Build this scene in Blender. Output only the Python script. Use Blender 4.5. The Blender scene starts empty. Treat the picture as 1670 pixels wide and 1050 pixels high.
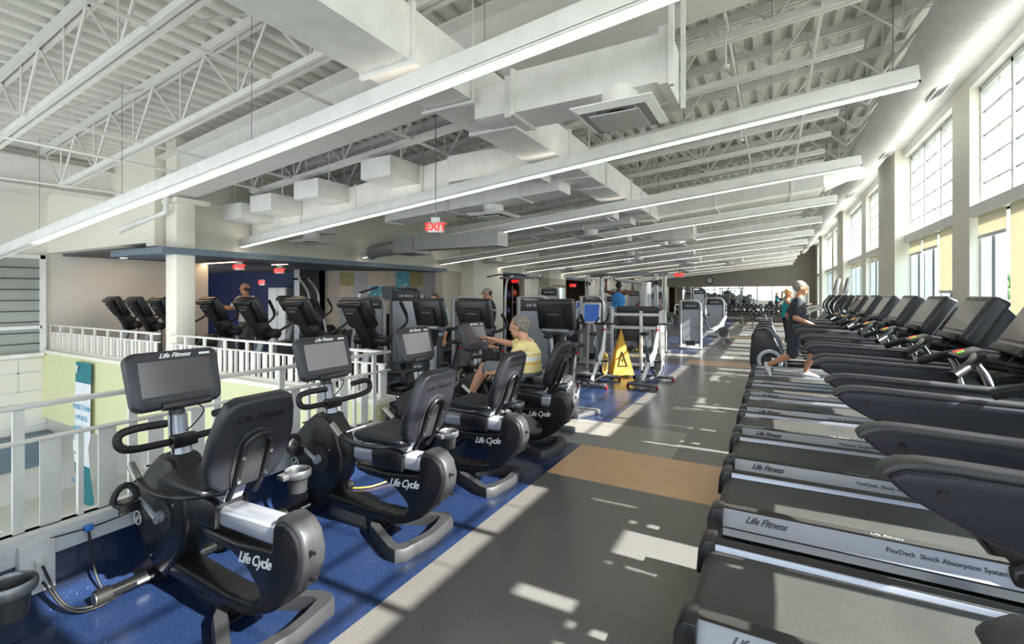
import bpy, bmesh, math, random
from mathutils import Vector, Matrix, Euler
random.seed(7)
PI = math.pi
scene = bpy.context.scene
COL = scene.collection

# ------------------------------------------------------------------ camera, sky, sun, exposure
cam_d = bpy.data.cameras.new('camera')
cam_d.sensor_width = 36
cam_d.lens = 36 * 765 / 1670
cam_d.shift_y = -46 / 1670
cam_d.clip_end = 300
cam = bpy.data.objects.new('camera', cam_d)
COL.objects.link(cam)
cam.location = (0, 0, 1.65)
cam.rotation_euler = (PI / 2, 0, math.radians(29.055))
scene.camera = cam
scene.view_settings.view_transform = 'Standard'
scene.view_settings.look = 'None'
scene.view_settings.gamma = 1
scene.view_settings.exposure = 0.54
scene.cycles.use_denoising = True
scene.cycles.max_bounces = 9
scene.cycles.diffuse_bounces = 6
scene.cycles.transparent_max_bounces = 12
scene.cycles.caustics_reflective = False
scene.cycles.caustics_refractive = False
scene.cycles.sample_clamp_indirect = 6

world = bpy.data.worlds.new('sky')
scene.world = world
world.use_nodes = True
wn = world.node_tree
wn.nodes.clear()
tc = wn.nodes.new('ShaderNodeTexCoord')
sp = wn.nodes.new('ShaderNodeSeparateXYZ')
rp = wn.nodes.new('ShaderNodeValToRGB')
bg = wn.nodes.new('ShaderNodeBackground')
wo = wn.nodes.new('ShaderNodeOutputWorld')
rp.color_ramp.elements[0].position = 0.0
rp.color_ramp.elements[0].color = (0.62, 0.66, 0.68, 1)
rp.color_ramp.elements[1].position = 0.6
rp.color_ramp.elements[1].color = (0.50, 0.68, 0.95, 1)
e = rp.color_ramp.elements.new(0.12)
e.color = (0.84, 0.93, 1.0, 1)
wn.links.new(tc.outputs['Generated'], sp.inputs[0])
wn.links.new(sp.outputs['Z'], rp.inputs[0])
wn.links.new(rp.outputs[0], bg.inputs[0])
bg.inputs[1].default_value = 3.2
wn.links.new(bg.outputs[0], wo.inputs[0])

sun_d = bpy.data.lights.new('sun', 'SUN')
sun_d.energy = 24.0
sun_d.angle = math.radians(0.6)
sun_d.color = (1.0, 0.93, 0.82)
sun = bpy.data.objects.new('sun', sun_d)
COL.objects.link(sun)
ELEV = math.radians(35.5)
sdir = Vector((-math.cos(ELEV), -0.02, -math.sin(ELEV)))
sun.rotation_euler = sdir.to_track_quat('-Z', 'Y').to_euler()
sun.location = (30, 5, 25)

# ------------------------------------------------------------------ materials
MATS = {}
def lin(c):
    return tuple(((x / 255) / 12.92 if x / 255 <= 0.04045 else (((x / 255) + 0.055) / 1.055) ** 2.4) for x in c)
def mat(name, rgb, rough=0.5, metal=0.0, var=0.06, scale=6.0, bump=0.0, bscale=60, emit=None, estr=0, spec=0.5, speck=None, alpha=None, trans=0):
    if name in MATS: return MATS[name]
    m = bpy.data.materials.new(name); m.use_nodes = True
    nt = m.node_tree; b = nt.nodes['Principled BSDF']
    col = lin(rgb)
    b.inputs['Roughness'].default_value = rough
    b.inputs['Metallic'].default_value = metal
    b.inputs['Specular IOR Level'].default_value = spec
    t = nt.nodes.new('ShaderNodeTexCoord')
    n = nt.nodes.new('ShaderNodeTexNoise'); n.inputs['Scale'].default_value = scale; n.inputs['Detail'].default_value = 4
    nt.links.new(t.outputs['Object'], n.inputs['Vector'])
    r = nt.nodes.new('ShaderNodeValToRGB')
    r.color_ramp.elements[0].position = 0.3; r.color_ramp.elements[1].position = 0.7
    r.color_ramp.elements[0].color = (*[c * (1 - var) for c in col], 1)
    r.color_ramp.elements[1].color = (*[min(1, c * (1 + var)) for c in col], 1)
    nt.links.new(n.outputs['Fac'], r.inputs[0])
    out = r.outputs[0]
    if speck:
        n2 = nt.nodes.new('ShaderNodeTexNoise'); n2.inputs['Scale'].default_value = speck[1]; n2.inputs['Detail'].default_value = 1
        nt.links.new(t.outputs['Object'], n2.inputs['Vector'])
        r2 = nt.nodes.new('ShaderNodeValToRGB'); r2.color_ramp.elements[0].position = speck[2]; r2.color_ramp.elements[1].position = speck[2] + 0.04
        nt.links.new(n2.outputs['Fac'], r2.inputs[0])
        mx = nt.nodes.new('ShaderNodeMix'); mx.data_type = 'RGBA'
        nt.links.new(r2.outputs[0], mx.inputs['Factor']); nt.links.new(out, mx.inputs['A']); mx.inputs['B'].default_value = (*lin(speck[0]), 1)
        out = mx.outputs['Result']
    nt.links.new(out, b.inputs['Base Color'])
    if bump:
        n3 = nt.nodes.new('ShaderNodeTexNoise'); n3.inputs['Scale'].default_value = bscale
        nt.links.new(t.outputs['Object'], n3.inputs['Vector'])
        bp = nt.nodes.new('ShaderNodeBump'); bp.inputs['Strength'].default_value = bump; bp.inputs['Distance'].default_value = 0.004
        nt.links.new(n3.outputs['Fac'], bp.inputs['Height']); nt.links.new(bp.outputs[0], b.inputs['Normal'])
    if emit:
        b.inputs['Emission Color'].default_value = (*lin(emit), 1)
        b.inputs['Emission Strength'].default_value = estr
    if trans:
        o = nt.nodes['Material Output']
        tl = nt.nodes.new('ShaderNodeBsdfTranslucent'); nt.links.new(out, tl.inputs[0])
        ms = nt.nodes.new('ShaderNodeMixShader'); ms.inputs[0].default_value = trans
        nt.links.new(b.outputs[0], ms.inputs[1]); nt.links.new(tl.outputs[0], ms.inputs[2]); nt.links.new(ms.outputs[0], o.inputs[0])
    MATS[name] = m
    return m
def glass_mat(name, tint, gloss=0.06, translucent=0.0):
    m = bpy.data.materials.new(name); m.use_nodes = True; nt = m.node_tree; nt.nodes.clear()
    o = nt.nodes.new('ShaderNodeOutputMaterial')
    tr = nt.nodes.new('ShaderNodeBsdfTransparent'); tr.inputs[0].default_value = (*tint, 1)
    gl = nt.nodes.new('ShaderNodeBsdfGlossy'); gl.inputs['Roughness'].default_value = 0.02
    ms = nt.nodes.new('ShaderNodeMixShader'); ms.inputs[0].default_value = gloss
    nt.links.new(tr.outputs[0], ms.inputs[1]); nt.links.new(gl.outputs[0], ms.inputs[2])
    src = ms
    if translucent:
        tl = nt.nodes.new('ShaderNodeBsdfTranslucent'); tl.inputs[0].default_value = (1, 1, 1, 1)
        m2 = nt.nodes.new('ShaderNodeMixShader'); m2.inputs[0].default_value = translucent
        nt.links.new(ms.outputs[0], m2.inputs[1]); nt.links.new(tl.outputs[0], m2.inputs[2]); src = m2
    nt.links.new(src.outputs[0], o.inputs[0])
    MATS[name] = m
    return m

WHITE = mat('white_paint', (232, 232, 230), 0.45)
STEELW = mat('white_steel_paint', (222, 222, 220), 0.4, var=0.04)
DECK = mat('roof_deck_paint', (214, 214, 210), 0.5, var=0.05)
CREAM = mat('cream_wall_paint', (236, 232, 220), 0.6, var=0.02, scale=1)
PALE = mat('pale_wall_paint', (222, 220, 214), 0.6, var=0.02, scale=1)
TAUPE = mat('taupe_wall_paint', (150, 143, 133), 0.6, var=0.02)
BEIGE = mat('beige_wall_paint', (190, 184, 166), 0.6, var=0.02)
GREEN = mat('pale_green_wall', (208, 212, 168), 0.6, var=0.02)
NAVY = mat('navy_wall', (20, 35, 76), 0.6, var=0.1)
FASCIA = mat('blue_grey_fascia', (104, 120, 134), 0.5)
GREYCEIL = mat('dark_grey_ceiling', (96, 98, 100), 0.7)
BROWN = mat('brown_wall', (128, 92, 74), 0.6)
BLACK = mat('black_plastic', (27, 28, 31), 0.3, var=0.1, bump=0.1, bscale=250)
BLACKM = mat('matte_black_rubber', (24, 24, 26), 0.55, bump=0.25, bscale=300)
PAD = mat('black_vinyl_padding', (34, 36, 42), 0.4, bump=0.12, bscale=120)
NAVYP = mat('blue_black_plastic', (30, 33, 44), 0.42, var=0.08, bump=0.15, bscale=260)
DGREY = mat('dark_grey_plastic', (50, 51, 54), 0.42, bump=0.1, bscale=200)
GREYM = mat('grey_metallic_paint', (120, 122, 126), 0.32, 0.6)
SILVER = mat('silver_paint', (172, 176, 188), 0.3, 0.35, var=0.02)
SILVER2 = mat('pale_silver_frame', (205, 206, 208), 0.35, 0.3)
CHROME = mat('chrome', (220, 220, 222), 0.12, 1.0, var=0.01)
STEEL = mat('brushed_steel', (180, 178, 172), 0.35, 0.9)
BELT = mat('treadmill_belt', (62, 61, 60), 0.5, var=0.16, scale=3, bump=0.2, bscale=500, speck=((88, 86, 84), 380, 0.62))
STRIP = mat('textured_foot_strip', (44, 43, 42), 0.6, bump=0.4, bscale=500)
SCREEN = mat('dark_screen', (86, 80, 80), 0.14, var=0.12, scale=3, emit=(90, 84, 84), estr=0.12)
SCREENB = mat('blue_lit_screen', (40, 70, 130), 0.2, emit=(50, 84, 150), estr=0.5)
BEZEL = mat('console_bezel', (44, 46, 54), 0.38)
WTXT = mat('white_lettering', (236, 236, 236), 0.4, var=0)
KTXT = mat('black_lettering', (40, 42, 52), 0.4, var=0)
GTXT = mat('grey_lettering', (150, 150, 150), 0.4, var=0)
DTXT = mat('embossed_lettering', (22, 22, 24), 0.3, var=0)
RED = mat('red_plastic', (190, 30, 34), 0.4)
REDLIT = mat('red_lit_sign', (255, 60, 50), 0.4, emit=(255, 30, 24), estr=1.1)
GRNLIT = mat('green_lit_key', (60, 190, 80), 0.4, emit=(60, 200, 80), estr=0.9)
TUBE = mat('light_diffuser', (255, 248, 236), 0.5, emit=(255, 244, 226), estr=4.0, var=0)
UPFILL = mat('added_upward_fill', (255, 248, 236), 0.5, emit=(255, 246, 232), estr=1.2, var=0)  # added upward glow that brightens the roof, not a known part of the fixtures
TUBE2 = mat('warm_slot_light', (255, 230, 200), 0.5, emit=(255, 214, 170), estr=14.0, var=0)
FGREY = mat('grey_rubber_floor', (98, 96, 94), 0.25, var=0.05, scale=2, speck=((128, 125, 122), 260, 0.63))
FLGREY = mat('light_grey_rubber_floor', (132, 130, 125), 0.25, var=0.05, scale=2, speck=((160, 158, 150), 260, 0.63))
FTAN = mat('tan_rubber_floor', (198, 160, 120), 0.28, var=0.05, scale=2)
FBLUE = mat('blue_rubber_floor', (27, 42, 74), 0.24, var=0.08, scale=2, speck=((76, 100, 146), 110, 0.70))
LOWFL = mat('lower_floor_tile', (214, 206, 192), 0.5)
BLIND = mat('cream_roller_shade_fabric', (236, 230, 212), 0.8, trans=0.3, var=0.01)
GALV = mat('galvanised_duct', (168, 170, 170), 0.4, 0.5)
SKIN = mat('skin', (206, 150, 120), 0.5, var=0.05)
SKIN2 = mat('brown_skin', (110, 70, 48), 0.5, var=0.05)
GLASS = glass_mat('window_glass', (0.93, 0.97, 0.99))
FROST = glass_mat('fritted_glass', (0.95, 0.97, 0.98), 0.04, 0.14)
MIRROR = mat('mirror', (226, 232, 230), 0.02, 1.0, var=0)
GRASS = mat('lawn', (134, 142, 108), 0.9, var=0.2)
ROAD = mat('asphalt', (150, 148, 144), 0.9)
LEAF = mat('tree_leaves', (70, 104, 58), 0.8, var=0.3, scale=3)
BARK = mat('bark', (96, 80, 64), 0.9)

# ------------------------------------------------------------------ mesh builder
class MB:
    def __init__(s):
        s.bm = bmesh.new(); s.mats = []
    def mi(s, m):
        if m is None: return 0
        if m not in s.mats: s.mats.append(m)
        return s.mats.index(m)
    def _merge(s, b2, m, mtx=None, smooth=False):
        if mtx is not None: bmesh.ops.transform(b2, matrix=mtx, verts=b2.verts)
        k = s.mi(m); mp = {}
        for v in b2.verts: mp[v] = s.bm.verts.new(v.co)
        for f in b2.faces:
            try:
                g = s.bm.faces.new([mp[v] for v in f.verts])
                g.material_index = k; g.smooth = smooth or f.smooth
            except ValueError: pass
        b2.free(); return s
    def box(s, x0, x1, y0, y1, z0, z1, m=None, bev=0, mtx=None, seg=2):
        b = bmesh.new()
        vs = [b.verts.new((x, y, z)) for x in (x0, x1) for y in (y0, y1) for z in (z0, z1)]
        for f in ((0, 1, 3, 2), (4, 6, 7, 5), (0, 4, 5, 1), (2, 3, 7, 6), (0, 2, 6, 4), (1, 5, 7, 3)): b.faces.new([vs[i] for i in f])
        bmesh.ops.recalc_face_normals(b, faces=b.faces)
        if bev: bmesh.ops.bevel(b, geom=b.edges[:], offset=bev, segments=seg, profile=0.5, affect='EDGES')
        return s._merge(b, m, mtx, smooth=False)
    def prism(s, pts, a0, a1, m=None, axis='Y', bev=0, mtx=None, smooth=False, seg=2, sharp=0.35):
        """pts in the two other axes (XZ for Y, XY for Z, YZ for X)"""
        b = bmesh.new()
        def P(p, a):
            return {'Y': (p[0], a, p[1]), 'Z': (p[0], p[1], a), 'X': (a, p[0], p[1])}[axis]
        lo = [b.verts.new(P(p, a0)) for p in pts]; hi = [b.verts.new(P(p, a1)) for p in pts]
        n = len(pts); b.faces.new(lo); b.faces.new(hi[::-1])
        for i in range(n): b.faces.new([lo[i], hi[i], hi[(i + 1) % n], lo[(i + 1) % n]])
        bmesh.ops.recalc_face_normals(b, faces=b.faces)
        if bev:
            ed = [e_ for e_ in b.edges if len(e_.link_faces) == 2 and e_.calc_face_angle(0) > sharp and (abs((e_.verts[0].co - e_.verts[1].co)[{'X': 0, 'Y': 1, 'Z': 2}[axis]]) < 1e-6 or e_.calc_face_angle(0) > 1.2)]
            bmesh.ops.bevel(b, geom=ed, offset=bev, segments=seg, profile=0.5, affect='EDGES', clamp_overlap=True)
        if smooth:
            for f in b.faces: f.smooth = True
        return s._merge(b, m, mtx)
    def tube(s, pts, r, m=None, n=10, closed=False, caps=True, smooth=True, rs=None, mtx=None):
        pts = [Vector(p) for p in pts]; b = bmesh.new(); rings = []
        N = len(pts); up = None
        for i, p in enumerate(pts):
            if closed: t = (pts[(i + 1) % N] - pts[i - 1])
            else: t = pts[min(i + 1, N - 1)] - pts[max(i - 1, 0)]
            t.normalize()
            if up is None: up = Vector((0, 0, 1)) if abs(t.z) < 0.9 else Vector((1, 0, 0))
            u = t.cross(up)
            if u.length < 1e-4: u = t.cross(Vector((0.3, 1, 0.1)))
            u.normalize(); w = u.cross(t).normalized(); up = w
            rr = rs[i] if rs else r
            ra, rb = rr if isinstance(rr, tuple) else (rr, rr)
            rings.append([b.verts.new(p + u * (ra * math.cos(2 * PI * k / n)) + w * (rb * math.sin(2 * PI * k / n))) for k in range(n)])
        M_ = N if closed else N - 1
        for i in range(M_):
            A, B = rings[i], rings[(i + 1) % N]
            for k in range(n):
                f = b.faces.new([A[k], A[(k + 1) % n], B[(k + 1) % n], B[k]]); f.smooth = smooth
        if caps and not closed:
            b.faces.new(rings[0][::-1]); b.faces.new(rings[-1])
        bmesh.ops.recalc_face_normals(b, faces=b.faces)
        return s._merge(b, m, mtx)
    def cyl(s, p0, p1, r, m=None, n=16, r1=None, smooth=True):
        return s.tube([p0, p1], r, m, n, rs=[r, r1 if r1 is not None else r], smooth=smooth)
    def lathe(s, prof, m=None, n=24, mtx=None, smooth=True):
        b = bmesh.new(); rings = []
        for r, z in prof:
            rings.append([b.verts.new((max(r, 1e-4) * math.cos(2 * PI * k / n), max(r, 1e-4) * math.sin(2 * PI * k / n), z)) for k in range(n)])
        for A, B in zip(rings, rings[1:]):
            for k in range(n):
                f = b.faces.new([A[k], A[(k + 1) % n], B[(k + 1) % n], B[k]]); f.smooth = smooth
        bmesh.ops.remove_doubles(b, verts=b.verts, dist=2e-4)
        bmesh.ops.recalc_face_normals(b, faces=b.faces)
        return s._merge(b, m, mtx)
    def ball(s, c, r, m=None, u=14, v=10, mtx=None):
        b = bmesh.new(); bmesh.ops.create_uvsphere(b, u_segments=u, v_segments=v, radius=1)
        rr = r if isinstance(r, tuple) else (r, r, r)
        for vv in b.verts: vv.co = Vector((vv.co.x * rr[0], vv.co.y * rr[1], vv.co.z * rr[2]))
        if mtx is not None: bmesh.ops.transform(b, matrix=mtx, verts=b.verts)
        for vv in b.verts: vv.co += Vector(c)
        for f in b.faces: f.smooth = True
        return s._merge(b, m)
    def quad(s, pts, m=None):
        f = s.bm.faces.new([s.bm.verts.new(p) for p in pts]); f.material_index = s.mi(m); return s
    def build(s, name, parent=None, kind=None, default=None):
        me = bpy.data.meshes.new(name); s.bm.to_mesh(me); s.bm.free()
        for p in me.polygons: p.use_smooth = True
        me.set_sharp_from_angle(angle=math.radians(38))
        for m in (s.mats or [default or WHITE]): me.materials.append(m)
        o = bpy.data.objects.new(name, me); COL.objects.link(o)
        if parent: o.parent = parent
        if kind: o['kind'] = kind
        return o
def rot(ax, deg, piv=(0, 0, 0)):
    p = Vector(piv)
    return Matrix.Translation(p) @ Matrix.Rotation(math.radians(deg), 4, ax) @ Matrix.Translation(-p)
def tag(o, label, cat, group=None):
    o['label'] = label; o['category'] = cat
    if group: o['group'] = group
    return o
def thing(name, label, cat, loc=(0, 0, 0), rz=0, group=None):
    o = bpy.data.objects.new(name, None); COL.objects.link(o); o.empty_display_size = 0.1
    o.location = loc; o.rotation_euler = (0, 0, rz)
    return tag(o, label, cat, group)
def dup(root, loc, rz=None, label=None, group=None):
    r = root.copy(); COL.objects.link(r); r.location = loc
    if rz is not None: r.rotation_euler = (0, 0, rz)
    if label: r['label'] = label
    if group: r['group'] = group
    for ch in list(root.children):
        c = ch.copy(); COL.objects.link(c); c.parent = r
        for g in ch.children:
            d = g.copy(); COL.objects.link(d); d.parent = c
    return r
def text(body, size, m, parent=None, mtx=None, name='lettering', shear=0.0, ext=0.0015, bold=0.0, align='CENTER', spacing=1.0):
    cu = bpy.data.curves.new(name, 'FONT'); cu.body = body; cu.size = size; cu.extrude = ext; cu.shear = shear
    cu.align_x = align; cu.align_y = 'CENTER'; cu.offset = bold; cu.space_character = spacing; cu.resolution_u = 3
    cu.materials.append(m)
    tmp = bpy.data.objects.new(name, cu); COL.objects.link(tmp)
    bpy.context.view_layer.update()
    me = bpy.data.meshes.new_from_object(tmp.evaluated_get(bpy.context.evaluated_depsgraph_get()))
    bpy.data.objects.remove(tmp); bpy.data.curves.remove(cu)
    me.name = name
    o = bpy.data.objects.new(name, me); COL.objects.link(o)
    if parent: o.parent = parent
    if mtx is not None: o.matrix_local = mtx
    return o
def frame(origin, xdir, ydir):
    """matrix whose local x/y lie along the given directions"""
    x = Vector(xdir).normalized(); z = x.cross(Vector(ydir)).normalized(); y = z.cross(x)
    m = Matrix((x, y, z)).transposed().to_4x4(); m.translation = Vector(origin); return m
def arc(c, r, a0, a1, n, plane='XZ', h=0):
    o = []
    for i in range(n + 1):
        a = math.radians(a0 + (a1 - a0) * i / n); u, v = r * math.cos(a), r * math.sin(a)
        o.append({'XZ': (c[0] + u, h, c[1] + v), 'XY': (c[0] + u, c[1] + v, h), 'YZ': (h, c[0] + u, c[1] + v)}[plane])
    return o
def smooth_path(pts, it=2):
    P = [Vector(p) for p in pts]
    for _ in range(it):
        Q = [P[0]]
        for a, b in zip(P, P[1:]): Q += [a * 0.75 + b * 0.25, a * 0.25 + b * 0.75]
        Q.append(P[-1]); P = Q
    return P

# ------------------------------------------------------------------ the building
XW = 2.2; YFAR = 32.7; XL = -8.0
def ZR(x, z0=4.05): return z0 + 0.093 * (x - 1.6)
b = MB()
def fl(x0, x1, y0, y1, m): b.box(x0, x1, y0, y1, -0.25, 0, m)
fl(-1.83, XW + .2, -5, 3.95, FGREY); fl(-3.5, -1.83, -5, 3.55, FBLUE); fl(-12.4, -1.83, 3.55, 4.87, FBLUE)
y = 3.95
while y < YFAR:
    fl(-1.83, XW + .2, y, y + .92, FTAN)
    fl(-3.6, -.88, y + .92, y + 1.9, FLGREY); fl(-.88, XW + .2, y + .92, y + 1.9, FGREY)
    fl(-12.4, -3.6, y + .92, y + 1.9, FBLUE)
    y2 = min(y + 7.65, YFAR)
    fl(-1.83, XW + .2, y + 1.9, y2, FGREY); fl(-12.4, -1.83, y + 1.9, min(y2 + .92, YFAR), FBLUE)
    y += 7.65
fl(-21, -12.4, 5.5, 20, FBLUE)
b.build('floor', kind='structure')
b = MB(); b.box(-12.4, -3.4, -6, 6, -3.8, -3.6, LOWFL); b.build('floor_lower', kind='structure')

# corrugated roof deck
b = MB(); prof = []
x = -12.4
while x < XW + 0.3:
    for dx, dz in ((0, 0), (.075, 0), (.1, .07), (.175, .07)): prof.append((x + dx, dz))
    x += .2
for (xa, za), (xb, zb) in zip(prof, prof[1:]):
    lo = .0
    for (A, B) in (((xa, za), (xb, zb)),):
        f0 = ZR(A[0], 4.76) + A[1]; f1 = ZR(B[0], 4.76) + B[1]
        b.quad([(A[0], -5, f0), (A[0], YFAR, f0), (B[0], YFAR, f1), (B[0], -5, f1)], DECK)
b.quad([(-12.4, -5, ZR(-12.4, 4.95)), (XW + .3, -5, ZR(XW + .3, 4.95)), (XW + .3, YFAR, ZR(XW + .3, 4.95)), (-12.4, YFAR, ZR(-12.4, 4.95))], DECK)
b.build('ceiling', kind='structure')

# roof joists (parallel to the light fixtures)
def joist(y, x0, x1, name='roof_beam'):
    b = MB()
    for dz, hh in ((0, .06), (.62, .09)):
        for s in (-1, 1):
            xa, xb = (x0, x1) if dz else (x0 + .75, min(x1, XW) - 1.45)
            q = [(xa, ZR(xa) + dz), (xb, ZR(xb) + dz), (xb, ZR(xb) + dz + hh), (xa, ZR(xa) + dz + hh)]
            b.prism(q, y + s * .012, y + s * .05, STEELW)
    xs = x0 + .15; step = .52; k = 0; x1b = x1 - .1
    bot0 = x0 + .75; bot1 = min(x1, XW) - 1.45
    nodes = []; top = True; x = x0 + .1
    while x < x1b:
        nodes.append((x, y, ZR(x) + (.64 if top else .04))); top = not top; x += step * (.9 if top else 1.1)
    nodes = [nd for nd in nodes if nd[2] > ZR(nd[0]) + .3 or bot0 - .3 <= nd[0] <= bot1 + .5]
    for p, q in zip(nodes, nodes[1:]):
        if abs(p[0] - q[0]) < 2: b.tube([p, q], .014, STEELW, n=5, caps=False)
    for nd in nodes[1::2]:
        b.tube([nd, (nd[0], nd[1], ZR(nd[0]) + .66)], .01, STEELW, n=4, caps=False)
    return b.build(name, kind='structure')
yj = -2.05
while yj < YFAR - .3:
    if not (3.3 < yj < 4.0):
        joist(yj, -9.3 if yj < 3.6 else -7.95, XW)
    yj += .94
# bridging rods
for xx in (-6.2, -3.9, .35):
    b = MB()
    b.box(xx - .013, xx + .013, -4, YFAR, ZR(xx) + .01, ZR(xx) + .035, STEELW)
    yy = -2.05
    while yy < YFAR - 1.5:
        b.tube([(xx, yy, ZR(xx) + .03), (xx, yy + .94, ZR(xx) + .66)], .012, STEELW, n=4, caps=False)
        yy += 1.88
    b.build('roof_beam', kind='structure')
# main wide girder across the hall, and the girder over the atrium
def ibeam(p0, p1, w, h, name, extra=None):
    b = MB(); p0 = Vector(p0); p1 = Vector(p1); L = (p1 - p0).length
    d = (p1 - p0).normalized(); side = d.cross(Vector((0, 0, 1))).normalized(); up = side.cross(d)
    M_ = Matrix((d, side, up)).transposed().to_4x4(); M_.translation = p0
    b.box(0, L, -w / 2, w / 2, 0, .02, STEELW, mtx=M_); b.box(0, L, -w / 2, w / 2, h - .02, h, STEELW, mtx=M_)
    b.box(0, L, -.01, .01, .02, h - .02, STEELW, mtx=M_)
    if extra:
        for u in extra:
            for v in (.08, .15, .22, .29):
                for du in (0, .13):
                    b.cyl(M_ @ Vector((u + du, -.012, v)), M_ @ Vector((u + du, -.03, v)), .016, STEELW, n=8)
                    b.cyl(M_ @ Vector((u + du, .012, v)), M_ @ Vector((u + du, .03, v)), .016, STEELW, n=8)
    return b.build(name, kind='structure')
ibeam((-7.9, 3.66, ZR(-7.9, 3.93)), (XW, 3.66, ZR(XW, 3.93)), .34, .62, 'beam_hall')
ibeam((-9.4, -4, 3.17), (-9.4, 5.2, 3.17), .3, .42, 'beam_atrium', extra=[6.0, 8.6])

# window wall
bays = [(-4.9, -3.0), (-2.3, .38), (1.05, 3.75), (5.35, 8.08), (8.74, 11.5), (13.1, 15.7), (16.4, 19.1), (20.75, 23.35), (24.05, 26.75), (28.4, 31.2)]
b = MB(); ys = [-5.0]
for y0, y1 in bays: ys += [y0, y1]
ys.append(YFAR + .2)
for i in range(0, len(ys), 2):
    b.box(XW - (.14 if i % 4 == 2 else .0), XW + .35, ys[i], ys[i + 1], 0, 5.0, CREAM)
b.box(XW + .001, XW + .35, -5, YFAR, -.2, .28, CREAM)
b.box(XW + .001, XW + .35, -5, YFAR, 4.27, 5.2, WHITE)
b.box(XW - .25, XW + .001, -5, YFAR, 4.42, 4.52, WHITE)
b.build('wall_right', kind='structure')
wi = 0
for y0, y1 in bays:
    wi += 1; n = 3 if y1 - y0 > 2 else 2
    b = MB(); xg = XW + .14; w = (y1 - y0) / n
    b.box(XW + .08, XW + .22, y0, y1, 2.62, 2.74, SILVER2)
    for zz in (.28, 1.02, 4.2): b.box(XW + .1, XW + .2, y0, y1, zz, zz + .06, SILVER2)
    for k in range(n + 1):
        yy = y0 + k * w; b.box(XW + .1, XW + .2, yy - .028, yy + .028, .28, 4.27, SILVER2)
        b.box(XW + .2, XW + .23, yy - .03, yy + .03, .28, 4.27, BEZEL)
    o = b.build('window_%d' % wi, kind='structure')
    b = MB(); b.box(xg - .004, xg + .004, y0, y1, .3, 2.64, GLASS); g = b.build('lower_glass', o)
    b = MB(); b.box(xg - .004, xg + .004, y0, y1, 2.74, 4.24, FROST); g = b.build('upper_glass', o)
    b = MB()
    for k in range(1, 5): b.box(xg - .02, xg + .01, y0, y1, 2.74 + k * .3 - .008, 2.74 + k * .3 + .008, GREYM)
    for k in range(n): b.box(xg - .012, xg + .008, y0 + (k + .5) * w - .005, y0 + (k + .5) * w + .005, 2.74, 4.24, SILVER2)
    b.build('muntins', o)
    b = MB(); b.box(XW + .0, XW + .16, y0 + .01, y1 - .01, 2.62, 2.76, WHITE); b.build('shade_box', o)
# roller shades: one per pane, at the heights of the photo
ords = ['first', 'second', 'third', 'fourth', 'fifth', 'sixth', 'seventh', 'eighth', 'ninth', 'tenth', 'eleventh', 'twelfth', 'thirteenth', 'fourteenth', 'fifteenth', 'sixteenth']
shade_rows = {3: [2.35, 2.35, 1.42], 4: [1.72, 2.42, 2.40], 5: [2.5, 2.5, 2.5], 6: [2.5, 2.5, 2.5], 7: [2.5, 2.5, 2.5], 2: [2.3, 2.3]}
sh_desc = {3: 'second window from the camera end', 4: 'window just beyond the first narrow pier', 5: 'third tall window', 6: 'fourth tall window', 7: 'fifth tall window', 2: 'window nearest the camera'}
for bi, hs in shade_rows.items():
    y0, y1 = bays[bi]; n = len(hs); w = (y1 - y0) / n
    for k, hb in enumerate(hs):
        zb = hb
        if bi == 3: zb = [2.3, 1.42, 1.42][k] if k != 2 else 2.38
        if bi == 4: zb = [1.7, 2.42, 2.40][k]
        r = thing('roller_shade', '%s cream shade on the %s, %s' % (['nearest', 'middle', 'farthest'][k], sh_desc[bi], 'pulled down' if zb < 2 else 'rolled up'), 'blind', (XW + .07, y0 + (k + .5) * w, 2.62), 0, 'cream roller shades on the window wall')
        b = MB(); b.box(-.002, .002, -w / 2 + .05, w / 2 - .05, zb - 2.62, 0, BLIND); b.build('shade_fabric', r)
        b = MB(); b.box(-.01, .01, -w / 2 + .05, w / 2 - .05, zb - 2.66, zb - 2.62, SILVER2, bev=.004); b.build('hem_bar', r)

b = MB()
b.box(-12.4, XW + .3, -5.3, -5.1, 0, .8, CREAM); b.box(-12.4, XW + .3, -5.3, -5.1, 3.5, 5.2, CREAM)
x = -12.4
while x < XW + .3: b.box(x, x + .22, -5.32, -5.08, .8, 3.5, CREAM); x += 1.75
b.build('wall_back', kind='structure')
# far wall, mirrors
b = MB(); b.box(XL, XW + .3, YFAR, YFAR + .2, 0, 5.2, TAUPE); b.build('wall_far', kind='structure')
x = XL + .3; k = 0
while x < XW - .3:
    b = MB(); b.box(x, min(x + 1.6, XW - .2) - .01, YFAR - .02, YFAR - .002, .45, 2.1, MIRROR); o = b.build('wall_mirror', None)
    tag(o, '%s mirror panel from the left on the far wall above the dumbbell racks' % ords[k], 'mirror', 'mirror panels on the far wall'); x += 1.6; k += 1

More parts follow.
